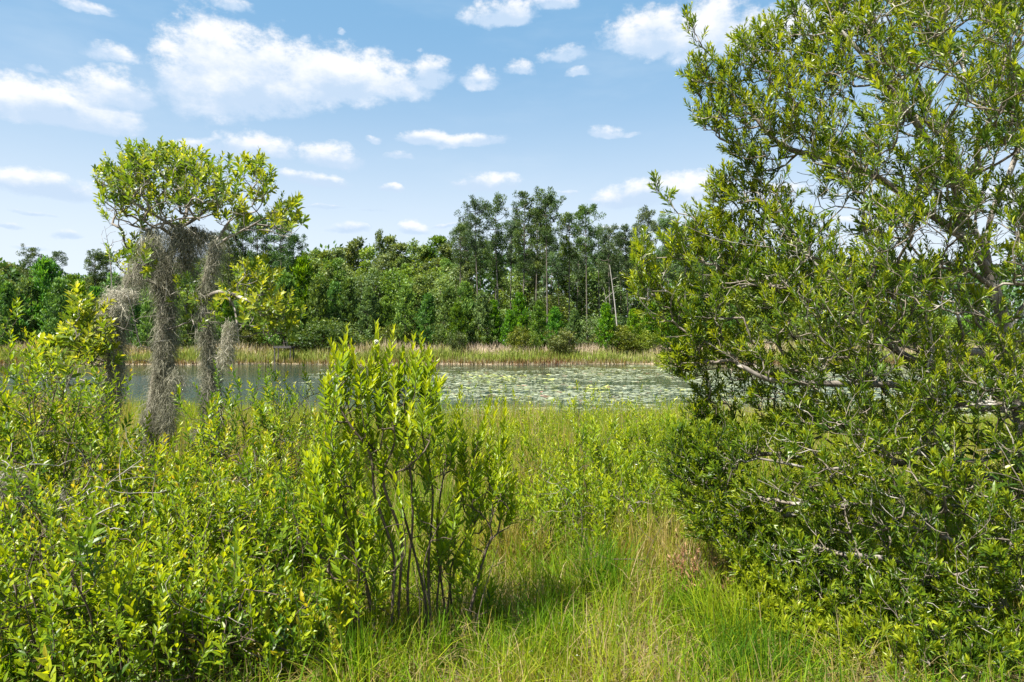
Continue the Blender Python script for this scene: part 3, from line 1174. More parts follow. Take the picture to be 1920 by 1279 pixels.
# the deep wood behind, one mass
g = Geo()
r2 = np.random.default_rng(9)
n = 9000
x = r2.uniform(-150, 150, n)
y = r2.uniform(126, 150, n)
px_ = CX + x / y * F
topz = CAMZ + (CY - skyline(px_) - 6) / F * y
topz = np.clip(topz, 5, 20)
z = 1.0 + (topz - 1) * r2.random(n) ** .8
cards(g, np.stack([x, y, z], 1), r2.uniform(.9, 1.7, n), 10, .98, r2, .4, 2.0, (.4, .25), .5, .8)
tag(link('far_wood', g.mesh('far_wood', M['young'])), 'dense far-off wood filling the background behind the trees', None, None, 'stuff')
# low scrub between the trunks
g = Geo()
n = 2600
x = r2.uniform(-105, 105, n)
y = r2.uniform(88, 124, n)
z = gh(x, y) + r2.random(n) ** 1.5 * 3.2
cards(g, np.stack([x, y, z], 1), r2.uniform(.4, .9, n), 14, .38, r2, .5, 2.0, (.4, .25), .5, .8)
tag(link('undergrowth', g.mesh('undergrowth', M['bush'])), 'tangled green undergrowth between the far trunks', None, None, 'stuff')


# ================================================================== GRASS
def blades(g, x, y, h, w, rng, lean=.35, tint=None, seg=3, ztop=None, droop=.35):
    n = len(x)
    z = gh(x, y)
    a = rng.random(n) * 6.283
    ln = np.abs(rng.normal(0, lean, n))
    dv = np.stack([np.cos(a), np.sin(a), np.zeros(n)], 1)
    fa = rng.random(n) * 6.283
    sv = np.stack([np.cos(fa), np.sin(fa), np.zeros(n)], 1)
    P0 = np.stack([x, y, z - .02], 1)
    ts = [0, .4, .75, 1] if seg == 3 else [0, .55, 1]
    V, T = [], []
    for k, t in enumerate(ts):
        c = P0 + dv * (h * ln * (t * .4 + t * t * 1.1))[:, None]
        c[:, 2] += h * t * (1 - droop * ln * t * t)
        ww = w * (1 - t * .55)
        tt = np.clip(tint(t, n), 0, 1)
        if k < len(ts) - 1:
            V += [c - sv * ww[:, None], c + sv * ww[:, None]]
            T += [tt, tt]
        else:
            V += [c]
            T += [tt]
    V = np.stack(V, 1)
    T = np.stack(T, 1)
    m_ = V.shape[1]
    if seg == 3:
        idx = np.array([(0, 1, 2), (1, 3, 2), (2, 3, 4), (3, 5, 4), (4, 5, 6)])
    else:
        idx = np.array([(0, 1, 2), (1, 3, 2), (2, 3, 4)])
    f = (idx[None] + (np.arange(n) * m_)[:, None, None]).reshape(-1, 3)
    rn = np.clip(.5 + rng.normal(0, .22, n), 0, 1)
    g.add(V.reshape(-1, 3), f, T.ravel(), np.repeat(rn, m_))


# far bank: reddish at the waterline, green, pale seed heads above
r2 = np.random.default_rng(21)
g = Geo()
n = 46000
x = r2.uniform(-85, 85, n)
y = shore_far(x) - .25 + r2.random(n) ** 1.15 * 13.5
df = y - shore_far(x)
hv = (.75 + .6 * vnoise(x, y * .5, 2.2, 18)) * np.interp(df, [0, 1.5, 5, 9, 13], [.6, .85, 1.15, 1.45, 1.1]) * r2.uniform(.6, 1.2, n) * (.75 + .5 * vnoise(x, y, 4, 8))
pat = vnoise(x, y, 5, 12)
base = np.interp(df, [0, .6, 1.6, 5, 7, 13], [.08, .2, .5, .6, .95, 1.0])
patm = np.where(df > 3.5, (pat - .5) * .7, (pat - .5) * .3)
blades(g, x, y, hv, np.full(n, .042), r2, .22, lambda t, n_: base + patm + r2.normal(0, .1, n_) + .08 * t, 2)
tag(link('bank_grass', g.mesh('bank_grass', M['bankgrass'])), 'reeds and pale seed-headed grass along the far bank', None, None, 'stuff')

# marsh between shrubs and pond
g = Geo()
n = 105000
y = 6.5 + r2.random(n) ** .8 * 17
x = r2.uniform(-1.0, 1.0, n) * (y * .9 + 1)
ok = (y < shore_near(x) + .7)
x, y = x[ok], y[ok]
n = len(x)
patch = vnoise(x, y, 1.7, 31) * .6 + vnoise(x, y, .6, 32) * .4
hv = np.interp(y, [6, 10, 16, 21], [.60, .74, .62, .44]) * r2.uniform(.4, 1.5, n) * (.5 + 1.0 * patch)
wv = np.interp(y, [6, 21], [.0032, .0075])
bt = .36 + (patch - .5) * 1.0 + r2.normal(0, .12, n) + np.where(r2.random(n) < .20 + .5 * (vnoise(x, y, 2.3, 35) > .62), .48, 0)
blades(g, x, y, hv, wv, r2, .22, lambda t, n_: bt + .28 * (1 - t) ** 2, 2)
tag(link('marsh_grass', g.mesh('marsh_grass', M['grass'])), 'thick yellow-green sedge between the shrubs and the pond', None, None, 'stuff')

# near grass
g = Geo()
n = 105000
y = 2.3 + r2.random(n) ** .85 * 5.5
x = r2.uniform(-1.0, 1.0, n) * (y * .85 + .7)
patch = vnoise(x, y, .8, 41) * .6 + vnoise(x, y, .25, 42) * .4
shade = ((x > .2) & (x < 3)).astype(float)
cl = vnoise(x, y, .16, 43)
ok = r2.random(n) < np.clip((cl - .18) * 2.4, .12, 1)
x, y, patch = x[ok], y[ok], patch[ok]
n = len(x)
hv = .30 * r2.uniform(.4, 1.35, n) * (.6 + .8 * patch) * np.interp(y, [3.2, 5, 7], [1, 1.25, 1.7])
bt = .27 + (patch - .5) * .9 + r2.normal(0, .12, n) + np.where(r2.random(n) < .14, .55, 0)
blades(g, x, y, hv, np.full(n, .0026) * r2.uniform(.6, 1.6, n), r2, .42, lambda t, n_: bt + .3 * (1 - t) ** 2, 3, droop=.6)
tag(link('meadow_grass', g.mesh('meadow_grass', M['grass'])), 'unmown bright grass in the foreground', None, None, 'stuff')
# dry litter stalks lying in it
g = Geo()
n = 26000
y = 2.4 + r2.random(n) * 6
x = r2.uniform(-1, 1, n) * (y * .8 + .6)
blades(g, x, y, r2.uniform(.1, .38, n), np.full(n, .0022), r2, 1.1, lambda t, n_: np.full(n_, .9) + r2.normal(0, .1, n_), 3, droop=.55)
tag(link('dry_grass', g.mesh('dry_grass', M['grass'])), 'bleached dead grass stalks leaning through the green', None, None, 'stuff')
g = Geo()
n = 2600
y = 2.6 + r2.random(n) * 4.5
x = r2.uniform(-1, 1, n) * (y * .8 + .6)
bb_ = vnoise(x, y, .5, 47)
k_ = bb_ > .45
x, y = x[k_], y[k_]
n = len(x)
blades(g, x, y, r2.uniform(.18, .46, n), r2.uniform(.003, .0065, n), r2, .55, lambda t, n_: .12 + .25 * bb_[k_] + r2.normal(0, .1, n_), 3, droop=.8)
tag(link('broad_grass', g.mesh('broad_grass', M['grass'])), 'broader bent grass blades among the fine foreground grass', None, None, 'stuff')
# fallen dead leaves on the soil
g = Geo()
n = 5000
y = 2.6 + r2.random(n) * 6
x = r2.uniform(-1, 1, n) * (y * .85 + .5)
leaves(g, np.stack([x, y, gh(x, y) + .01 + .05 * r2.random(n)], 1), nrm(r2.normal(0, 1, (n, 3)) * (1, 1, .3)), nrm(r2.normal(0, .5, (n, 3)) + (0, 0, 1)), r2.uniform(.03, .06, n), r2.uniform(.012, .022, n), r2.random(n), r2.random(n), .5, .3, 4)
tag(link('leaf_litter', g.mesh('leaf_litter', M['deadleaf'])), 'brown fallen leaves lying between the grass stems', None, None, 'stuff')


# ================================================================== LILY PADS
def pad_mesh(seed, tint, detail=9):
    r3 = np.random.default_rng(seed)
    g = Geo()
    a = np.linspace(.16, 6.283 - .16, detail)
    rr = 1 + r3.normal(0, .04, detail)
    V = [(0.0, 0, 0.02)] + [(math.cos(t) * r_, math.sin(t) * r_, max(0, r3.normal(.03, .05))) for t, r_ in zip(a, rr)]
    f = [(0, i, i + 1) for i in range(1, detail)]
    g.add(V, f, tint, r3.random())
    return g.mesh('lily_pad', M['pad'])


r2 = np.random.default_rng(55)
n = 70000
y = 20.5 + r2.random(n) ** 1.25 * 53
x = r2.uniform(-1, 1, n) * (y * .9)
px_ = CX + x / y * F
py_ = CY + CAMZ / y * F
streak = vnoise(x, y * 1.9, 2.6, 61) * .45 + vnoise(x, y * 2.2, .9, 62) * .35 + vnoise(x, y, 7, 63) * .2
dens = np.interp(px_, [530, 600, 780, 830, 900, 1900], [0, .38, .42, .60, .70, .66])
dens = dens * np.interp(py_, [683, 690, 698, 712, 735, 765, 790], [0, .55, .85, 1, 1, .80, .62])
dens = np.where((px_ < 790) & ((py_ < 694) | (py_ > 722)), dens * .25, dens)
dens = np.where((px_ < 700) & (py_ > 728), 0, dens)
ok = (streak < .25 + .46 * dens) & (dens > .02) & (y > shore_near(x) + .2) & (y < shore_far(x) - .5)
x, y, px_, py_ = x[ok], y[ok], px_[ok], py_[ok]
rad = .06 + .15 * r2.random(len(x)) ** 1.6 * np.interp(y, [20, 70], [.85, 1.25])
# keep pads from overlapping too much: thin by grid
key = (np.floor(x / .21).astype(int) * 100003 + np.floor(y / .23).astype(int))
_, first = np.unique(key, return_index=True)
x, y, px_, py_, rad = x[first], y[first], px_[first], py_[first], rad[first]
tn = np.clip(.40 + r2.normal(0, .17, len(x)) + np.where(r2.random(len(x)) < .05, .5, 0), 0, 1)
yel = .35 * np.exp(-((px_ - 930) / 75) ** 2 - ((py_ - 713) / 9) ** 2) + .6 * np.exp(-((px_ - 1105) / 40) ** 2 - ((py_ - 730) / 6) ** 2)
tn = np.where(r2.random(len(x)) < yel, .85, tn)
vis = (px_ > 560) & (px_ < 1290) & (py_ < 782)
score = rad / y * vis
top = set(np.argsort(-score)[:300].tolist())
PADS = {t: [pad_mesh(70 + k, t) for k in range(3)] for t in (.15, .3, .42, .55, .85, 1.0)}
zoff = .006 + .006 * r2.random(len(x))
keys = sorted(PADS)
for i_ in sorted(top):
    t = min(keys, key=lambda q: abs(q - tn[i_]))
    ob = bpy.data.objects.new('lily_pad', PADS[t][i_ % 3])
    COL.objects.link(ob)
    ob.location = (x[i_], y[i_], zoff[i_])
    ob.rotation_euler = (r2.normal(0, .04), r2.normal(0, .04), r2.random() * 6.28)
    ob.scale = (rad[i_],) * 3
    tag(ob, 'flat pale green lily pad floating on dark water near the close pond edge', 'lily pad', 'lily pads floating near the close edge')
rest = np.array([k for k in range(len(x)) if k not in top])
xr, yr, rr_, tr_ = x[rest], y[rest], rad[rest], tn[rest]
D8 = 7
a = np.linspace(.16, 6.12, D8)[None] + r2.random((len(xr), 1)) * 6.28
tilt = np.where(np.abs(tr_ - .85) < .02, .25, .05)
til = r2.normal(0, 1, (len(xr), 2)) * tilt[:, None]
VX = np.cos(a) * rr_[:, None]
VY = np.sin(a) * rr_[:, None]
VZ = zoff[rest][:, None] + np.maximum(VX * til[:, :1] + VY * til[:, 1:] + .02 * r2.random((len(xr), D8)) * (r2.random((len(xr), 1)) < .4), 0.002)
V = np.stack([VX + xr[:, None], VY + yr[:, None], VZ], -1)
V = np.concatenate([np.stack([xr, yr, zoff[rest] + .012], -1)[:, None], V], 1)
idx = np.array([(0, k, k + 1) for k in range(1, D8)])
g = Geo()
g.add(V.reshape(-1, 3), (idx[None] + (np.arange(len(xr)) * (D8 + 1))[:, None, None]).reshape(-1, 3), np.repeat(tr_, D8 + 1), np.repeat(r2.random(len(xr)), D8 + 1))
tag(link('lily_pads', g.mesh('lily_pads', M['pad'])), 'carpet of floating lily pads across the pond', None, None, 'stuff')

# wooden platform on the far bank
pb = gpt(533, 79)
dk = CAMZ - (650 - CY) / F * 79
e = empty('wooden_platform', pb, 'small dark wooden platform on posts at the far water edge', 'platform')
for k in range(7):
    g = Geo()
    box(g, (pb[0] - .87 + k * .29, 79, dk), (.26, 1.5, .07), rz=.02 * ((k * 7) % 3 - 1))
    link('plank', g.mesh('plank', M['wood'], pb), e)
g = Geo()
box(g, (pb[0], 78.3, dk - .12), (2.05, .08, .16))
link('beam', g.mesh('beam', M['wood'], pb), e)
g = Geo()
box(g, (pb[0], 79.7, dk - .12), (2.05, .08, .16))
link('beam', g.mesh('beam', M['wood'], pb), e)
for sx, sy in ((.9, -.6), (-.9, -.6), (.9, .6), (-.9, .6)):
    g = Geo()
    z0 = gz(pb[0] + sx, 79 + sy) - .3
    box(g, (pb[0] + sx, 79 + sy, (z0 + dk - .04) / 2), (.11, .11, dk - .04 - z0))
    link('post', g.mesh('post', M['wood'], pb), e)
# old folding seat frame left on it
cb_ = np.array([pb[0] + .15, 79.1, dk + .04])
e = empty('garden_chair', cb_, 'small dark chair left on the wooden platform across the pond', 'chair')
g = Geo()
box(g, (cb_[0], 79.1, cb_[2] + .42), (.45, .42, .04))
link('seat', g.mesh('seat', M['wood'], cb_), e)
g = Geo()
box(g, (cb_[0] + .2, 79.1, cb_[2] + .68), (.04, .42, .46))
link('backrest', g.mesh('backrest', M['wood'], cb_), e)
for sx in (-.19, .19):
    for sy in (-.17, .17):
        g = Geo()
        box(g, (cb_[0] + sx, 79.1 + sy, cb_[2] + .2), (.035, .035, .4))
        link('leg', g.mesh('leg', M['wood'], cb_), e)


# ================================================================== MOSS-HUNG TREES (left)
def resample(pts, m=60):
    p = smooth_path(pts, 10)
    s_ = np.concatenate([[0], np.cumsum(np.linalg.norm(np.diff(p, axis=0), axis=1))])
    u = np.linspace(0, s_[-1], m)
    return np.stack([np.interp(u, s_, p[:, k]) for k in range(3)], 1)


def moss(label, pts, r0, r1, n, ln, seed, tint=.45, curl=.05, width=.0030, name='spanish_moss'):
    rng_ = np.random.default_rng(seed)
    path = resample(pts, 80)
    u = rng_.random(n)
    k = (u * 79).astype(int)
    c = path[k]
    rr = (r0 + (r1 - r0) * u) * (.75 + .5 * vnoise(u * 30, u * 0, 2, seed))
    a = rng_.random(n) * 6.283
    q = rng_.random(n) ** .5
    P = c + np.stack([np.cos(a) * rr * q, np.sin(a) * rr * q, rng_.normal(0, .03, n)], 1)
    L = rng_.uniform(ln * .35, ln, n)
    seg = 4
    pts_ = [P]
    d = np.stack([np.cos(a), np.sin(a), rng_.normal(0, .5, n)], 1) * .55 + np.array([0, 0, -.7])
    for s_ in range(seg):
        d = nrm(d * .55 + rng_.normal(0, .42 + curl * 3, (n, 3)) + np.array([0, 0, -.62]))
        pts_.append(pts_[-1] + d * (L / seg)[:, None])
    sd = nrm(rng_.normal(0, 1, (n, 3)))
    V = []
    for s_, p_ in enumerate(pts_):
        w_ = width * (1 - s_ / (seg + 1.2))
        V += [p_ - sd * w_, p_ + sd * w_]
    V = np.stack(V, 1)
    m_ = V.shape[1]
    idx = np.array([t for s_ in range(seg) for t in ((2 * s_, 2 * s_ + 1, 2 * s_ + 2), (2 * s_ + 1, 2 * s_ + 3, 2 * s_ + 2))])
    g = Geo()
    # strand colour varies along the path and across the clump
    tt = np.clip(tint + rng_.normal(0, .14, n) + .3 * (vnoise(u * 40, a, 3, seed + 1) - .5), 0, 1)
    g.add(V.reshape(-1, 3), (idx[None] + (np.arange(n) * m_)[:, None, None]).reshape(-1, 3), np.repeat(tt, m_), np.repeat(np.clip(.5 + rng_.normal(0, .25, n), 0, 1), m_))
    o = path[0]
    ob = link(name, g.mesh(name, M['moss'], o))
    ob.location = o
    tag(ob, label, 'spanish moss', 'spanish moss on the left trees')
    return ob


def blob_tips(blobs, rng_):
    out = []
    for px, py, rx, ry, d, dd, n in blobs:
        a = rng_.random(n) * 6.283
        q = rng_.random(n) ** .5
        dp = d + rng_.normal(0, dd, n)
        out.append(np.stack([(px + np.cos(a) * q * rx - CX) / F * dp, dp, CAMZ - (py + np.sin(a) * q * ry - CY) / F * dp], 1))
    return np.concatenate(out)


def moss_tree(name, label, stems, blobs, seed, leafsize=.070, rt=.0028, bark='bark_moss', nsep=300, sl=(.10, .22), nl=13, rmax=.1, extra=(), tint=(.2, .85)):
    rng_ = np.random.default_rng(seed)
    b = np.array(stems[0][0])
    b = b.copy()
    b[2] = gz(b[0], b[1])
    root = empty(name, b, label, 'tree', 'moss-hung trees left of the pond')
    sk = Skel()
    first = None
    for k, s_ in enumerate(stems):
        s_ = [np.array(q) for q in s_]
        if k == 0:
            s_[0] = b + np.array([0, 0, -.05])
            sk.stem(s_, -1, 7)
        else:
            j = int(np.argmin(np.linalg.norm(sk.p[:sk.n] - s_[0], axis=1)))
            sk.stem([sk.p[j]] + s_[1:], j, 6)
    ns = len(sk.chains)
    tips = blob_tips(blobs, rng_)
    ends = sk.grow(tips, rng_, .22, .09, .13, minz=b[2] + .9)
    sk.radii(ends, rt, .46, rmax)
    dirs = sk.dir[ends] * .5 + np.array([0, 0, .7]) + rng_.normal(0, .4, (len(ends), 3))
    tw = Geo()
    rows = shoots(None, tw, sk.p[ends], dirs, rng_.uniform(sl[0], sl[1], len(ends)), nl, rng_, leafsize, leafsize * .36, 'spiral', 72, 30, 8, tint[0], tint[1], bare=.25)
    o = np.array(root.location)
    for i_, ch in enumerate(sk.chains[:ns]):
        g = Geo()
        sk.tubes([ch], g, 8)
        nm = 'trunk' if i_ == 0 else 'limb'
        link(nm, g.mesh(nm, M[bark if i_ == 0 else 'bark_grey'], o, True), root)
    sk.tubes(sk.chains[ns:], tw, 4)
    link('twigs', tw.mesh('twigs', M['bark_grey'], o, True), root, 'stuff')
    place_leaves(root, rows, name + '_leaf', M['bay'], nsep, .3, .15, 8, (.8, .85, .85))
    return root


A = at
moss_tree('bay_tree', 'largest moss-hung tree with the umbrella crown against the sky',
          [[A(272, 900, 8), A(285, 760, 8), A(306, 620, 8), A(308, 520, 8), A(335, 430, 8)],
           [A(335, 430, 8), A(300, 410, 7.8), A(250, 380, 7.6), A(215, 345, 7.5)],
           [A(335, 430, 8), A(350, 390, 8.2), A(320, 340, 8.2), A(312, 300, 8.2)],
           [A(335, 430, 8), A(380, 400, 8), A(410, 360, 7.9), A(425, 330, 7.8)],
           [A(308, 520, 8), A(285, 440, 8.3), A(240, 420, 8.5), A(200, 390, 8.6)],
           [A(310, 560, 8), A(345, 545, 7.8), A(380, 570, 7.7), A(385, 600, 7.6)]],
          [(290, 350, 84, 60, 8, .45, 165), (262, 312, 34, 22, 8, .3, 28), (350, 318, 34, 22, 8, .3, 28), (390, 360, 58, 46, 8, .45, 78), (240, 345, 45, 35, 7.9, .35, 48), (320, 310, 30, 26, 8, .3, 26), (200, 342, 18, 14, 7.9, .2, 14), (207, 385, 14, 12, 7.9, .2, 6),
           (415, 350, 25, 40, 8, .3, 26), (215, 400, 28, 32, 8, .25, 15), (250, 460, 24, 34, 8, .2, 16), (240, 505, 26, 22, 7.9, .15, 16), (320, 405, 90, 24, 8, .4, 34),
           (382, 600, 32, 30, 7.6, .15, 15), (350, 560, 22, 24, 7.7, .12, 10)], 101, rmax=.075)
moss_tree('bay_tree', 'second moss-hung tree with bare white branches reaching right to low yellow-green tufts',
          [[A(405, 880, 7.6), A(395, 740, 7.6), A(392, 640, 7.6), A(380, 560, 7.6), A(395, 470, 7.6)],
           [A(395, 470, 7.6), A(430, 445, 7.5), A(470, 425, 7.5), A(510, 400, 7.5)],
           [A(380, 560, 7.6), A(415, 548, 7.5), A(455, 560, 7.4), A(490, 575, 7.3), A(520, 600, 7.3)],
           [A(420, 548, 7.5), A(440, 580, 7.4), A(448, 640, 7.3)],
           [A(395, 470, 7.6), A(385, 455, 7.7), A(365, 438, 7.7), A(340, 420, 7.8)],
           [A(395, 470, 7.6), A(440, 400, 7.8), A(480, 345, 7.9)]],
          [(480, 355, 36, 46, 7.8, .3, 27), (532, 412, 34, 32, 7.6, .25, 26), (440, 420, 34, 30, 7.7, .3, 20), (478, 535, 36, 30, 7.4, .2, 34), (528, 602, 34, 26, 7.3, .2, 32), (485, 605, 32, 25, 7.3, .2, 20), (500, 575, 28, 26, 7.3, .2, 16), (430, 565, 18, 12, 7.4, .15, 6), (480, 330, 16, 14, 7.8, .2, 8)], 102, leafsize=.082, rmax=.045, tint=(.35, 1.0), nsep=250)
moss_tree('bay_tree', 'leftmost leaning moss-hung tree with the pale tangled clump',
          [[A(193, 880, 7.2), A(200, 740, 7.2), A(215, 650, 7.2), A(226, 560, 7.2), A(262, 490, 7.3), A(288, 440, 7.4)],
           [A(200, 740, 7.2), A(165, 720, 7.0), A(120, 728, 6.8), A(100, 730, 6.7)],
           [A(204, 715, 7.2), A(235, 690, 7.1), A(262, 676, 7.1), A(285, 682, 7.2)],
           [A(215, 650, 7.2), A(190, 640, 7.0), A(170, 620, 6.9)]],
          [(155, 640, 46, 40, 6.9, .25, 44), (185, 672, 34, 20, 6.8, .2, 16), (160, 605, 34, 24, 6.9, .2, 22), (262, 500, 20, 20, 7.3, .15, 8), (120, 690, 45, 30, 6.8, .2, 22)], 103, leafsize=.095, rmax=.055, tint=(.3, .95), nsep=250)

moss('grey spanish moss sheathing the thick trunk of the umbrella-crowned tree from crown to base', [A(308, 470, 8), A(312, 600, 8), A(304, 700, 8), A(286, 800, 8), A(274, 880, 8)], .08, .13, 8200, .26, 201, .40)
moss('curtain of pale moss under the left part of the umbrella crown', [A(285, 425, 8), A(290, 480, 8), A(298, 540, 8)], .08, .05, 1500, .36, 202, .6)
moss('greenish moss fringe hanging under the middle of the umbrella crown', [A(322, 425, 7.9), A(350, 432, 7.9), A(398, 440, 7.9)], .10, .08, 900, .62, 203, .45)
moss('long moss beard hanging in the gap right of the thick trunk', [A(345, 440, 7.9), A(350, 500, 7.9)], .08, .05, 700, .42, 204, .42)
moss('thin moss column on the second trunk above the bare white branches', [A(408, 450, 7.6), A(396, 500, 7.6), A(383, 560, 7.6)], .06, .07, 1300, .22, 205, .5)
moss('shaggy moss on the lower half of the second trunk', [A(385, 580, 7.6), A(393, 680, 7.6), A(398, 780, 7.6), A(408, 850, 7.6)], .07, .12, 3600, .26, 206, .42)
moss('pinkish grey moss ball dangling from the bare white branch', [A(432, 605, 7.3), A(428, 650, 7.3), A(420, 680, 7.3)], .05, .09, 1200, .16, 207, .75, .1)
moss('pale pinkish tangled moss clump on the leftmost leaning trunk', [A(232, 545, 7.2), A(212, 575, 7.1), A(206, 615, 7.1)], .14, .10, 3600, .15, 208, .8, .14)
moss('moss trailing down the leftmost leaning trunk below the clump', [A(226, 570, 7.0), A(216, 680, 7.0), A(202, 790, 7.0)], .07, .10, 3000, .24, 209, .55)
moss('wispy moss on the thin limb near the top of the leftmost trunk', [A(288, 440, 7.4), A(270, 490, 7.4), A(245, 530, 7.3)], .10, .11, 1200, .26, 210, .5)
moss('low moss beard among the shrubs right of the thick trunk base', [A(335, 690, 7.9), A(318, 760, 7.9), A(318, 830, 7.9)], .10, .07, 1200, .3, 211, .42)
moss('brownish moss heap on bare branches at the left picture edge', [A(10, 890, 4.6), A(25, 925, 4.6), A(5, 960, 4.6)], .12, .14, 1800, .17, 212, .62, .14)
moss('small brown moss tuft right of the heap at the left edge', [A(108, 925, 4.5), A(110, 950, 4.5)], .05, .06, 500, .12, 213, .5, .12)
moss('dark moss in the shade at the foot of the second trunk', [A(380, 800, 7.2), A(370, 880, 7.2)], .10, .12, 900, .3, 214, .3)

# small black ball of blades under the crown
g = Geo()
r3 = np.random.default_rng(8)
c0 = A(362, 431, 7.9)
v = nrm(r3.normal(0, 1, (900, 3)))
leaves(g, c0 + v * (.035, .03, .018) * r3.random((900, 1)), nrm(v + r3.normal(0, .8, (900, 3))), nrm(r3.normal(0, 1, (900, 3))), .028, .012, np.full(900, 0.), np.full(900, .2), kind=4)
ob = link('spot', g.mesh('spot', M['spot'], c0))
ob.location = c0
tag(ob, 'small black spot under the umbrella crown', 'spot')

# ================================================================== SHRUBS
G1 = 'fetterbush shrubs on the left'
LS = [  # px, top, d, radius, nsep, label
    (15, 600, 5.4, .72, 250, 'tall glossy shrub filling the left picture edge at horizon height'),
    (120, 700, 6.0, .5, 0, 'glossy shrub in front of the leftmost leaning trunk'),
    (-130, 640, 5.0, .7, 0, 'shrub cut by the left picture edge beside the tall glossy one'),
    (95, 690, 5.0, .55, 200, 'yellow-green shrub below the tall glossy one at the left edge'),
    (250, 800, 6.6, .5, 120, 'shrub hiding the foot of the thick moss-hung trunk'),
    (350, 840, 6.2, .5, 120, 'shrub between the feet of the two moss-covered trunks'),
    (455, 700, 6.8, .5, 150, 'leafy shrub right of the second moss-covered trunk'),
    (525, 700, 7.4, .5, 120, 'upright shrub whose two tips stand against the pond'),
    (470, 790, 6.0, .6, 150, 'dense shrub in front of the two-tipped one'),
    (565, 790, 6.8, .55, 100, 'shrub left behind the buttonbush by the pale twigs'),
    (190, 850, 5.2, .5, 150, 'large-leaved shrub in front of the thick trunk foot'),
    (330, 850, 5.0, .5, 150, 'shrub with upright tips right of the large-leaved one'),
    (60, 880, 4.1, .45, 200, 'shrub beside the moss heap at the left edge'),
    (215, 900, 4.1, .45, 250, 'shrub behind the white forked dead branch'),
    (345, 930, 4.2, .5, 250, 'rounded shrub in the middle of the left thicket'),
    (470, 880, 4.8, .5, 200, 'taller shrub near the dark green sedge tuft'),
    (560, 900, 5.0, .42, 150, 'narrow shrub just left of the buttonbush'),
    (30, 990, 3.5, .42, 250, 'close shrub in the lower left corner'),
    (150, 1000, 3.4, .4, 250, 'close shrub right of the corner one'),
    (270, 1040, 3.5, .4, 250, 'close bright shrub below the white forked branch'),
    (390, 1030, 3.6, .4, 250, 'close shrub under the middle of the left thicket'),
    (500, 1060, 3.7, .36, 200, 'low shrub near the bottom left of the buttonbush'),
    (600, 1100, 3.8, .28, 150, 'lowest shrub touching the buttonbush stems'),
]
for i_, (px, top_, d, rad_, ns_, lb) in enumerate(LS):
    near = d < 5.3
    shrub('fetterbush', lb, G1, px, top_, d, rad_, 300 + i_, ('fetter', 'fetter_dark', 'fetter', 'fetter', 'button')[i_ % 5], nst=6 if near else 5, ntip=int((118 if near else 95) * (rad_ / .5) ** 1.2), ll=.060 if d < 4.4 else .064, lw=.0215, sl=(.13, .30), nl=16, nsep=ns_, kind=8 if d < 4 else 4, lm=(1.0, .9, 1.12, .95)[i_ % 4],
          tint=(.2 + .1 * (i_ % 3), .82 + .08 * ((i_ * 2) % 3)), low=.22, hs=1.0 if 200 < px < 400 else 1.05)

# the buttonbush in the middle
BB = np.random.default_rng(900)
bb = gpt(770, 3.95)
root = empty('buttonbush', bb, 'upright yellow-green buttonbush on dark stems in the middle foreground', 'shrub')
sk = Skel()


def onground(px, d):
    q = gpt(px, d)
    q[2] -= .03
    return q


for pts in ([onground(728, 3.85), A(738, 1110, 3.8), A(735, 1030, 3.8), A(706, 930, 3.75), A(690, 850, 3.7), A(640, 780, 3.7), A(620, 720, 3.7)],
            [onground(742, 3.95), A(752, 1090, 3.8), A(745, 1010, 3.8), A(722, 900, 3.75), A(735, 820, 3.75), A(706, 720, 3.75)],
            [onground(770, 4.0), A(768, 1100, 3.95), A(775, 960, 3.9), A(757, 800, 3.9), A(762, 720, 3.9)],
            [onground(800, 4.0), A(794, 1120, 4.0), A(770, 1000, 4.0), A(730, 880, 3.9), A(665, 800, 3.8), A(655, 720, 3.75)],
            [onground(812, 4.0), A(808, 1080, 4.0), A(815, 920, 4.0), A(800, 800, 4.0), A(795, 720, 3.95)],
            [onground(822, 4.05), A(825, 1120, 4.05), A(838, 1000, 4.1), A(868, 930, 4.1), A(893, 830, 4.1)],
            [onground(838, 4.15), A(850, 1100, 4.15), A(880, 1000, 4.2), A(925, 880, 4.2)],
            [onground(842, 4.0), A(836, 1130, 4.1), A(820, 1000, 4.1), A(840, 860, 4.15)],
            [onground(712, 3.8), A(690, 1120, 3.8), A(655, 1000, 3.8), A(632, 900, 3.8)],
            [onground(806, 3.85), A(812, 1180, 3.85), A(800, 1060, 3.8), A(850, 930, 3.8)],
            [onground(832, 4.2), A(845, 1150, 4.2), A(850, 1060, 4.2), A(900, 960, 4.2)],
            [onground(785, 3.8), A(780, 1180, 3.78), A(790, 1110, 3.8), A(770, 1050, 3.8)],
            [onground(690, 3.75), A(672, 1150, 3.7), A(668, 1060, 3.7), A(650, 990, 3.7)],
            [onground(858, 3.95), A(880, 1150, 3.95), A(905, 1060, 4.0), A(925, 1000, 4.0)]):
    pts = [p if k == 0 else p + BB.normal(0, .012, 3) for k, p in enumerate(pts)]
    sk.stem(pts, -1, 6)
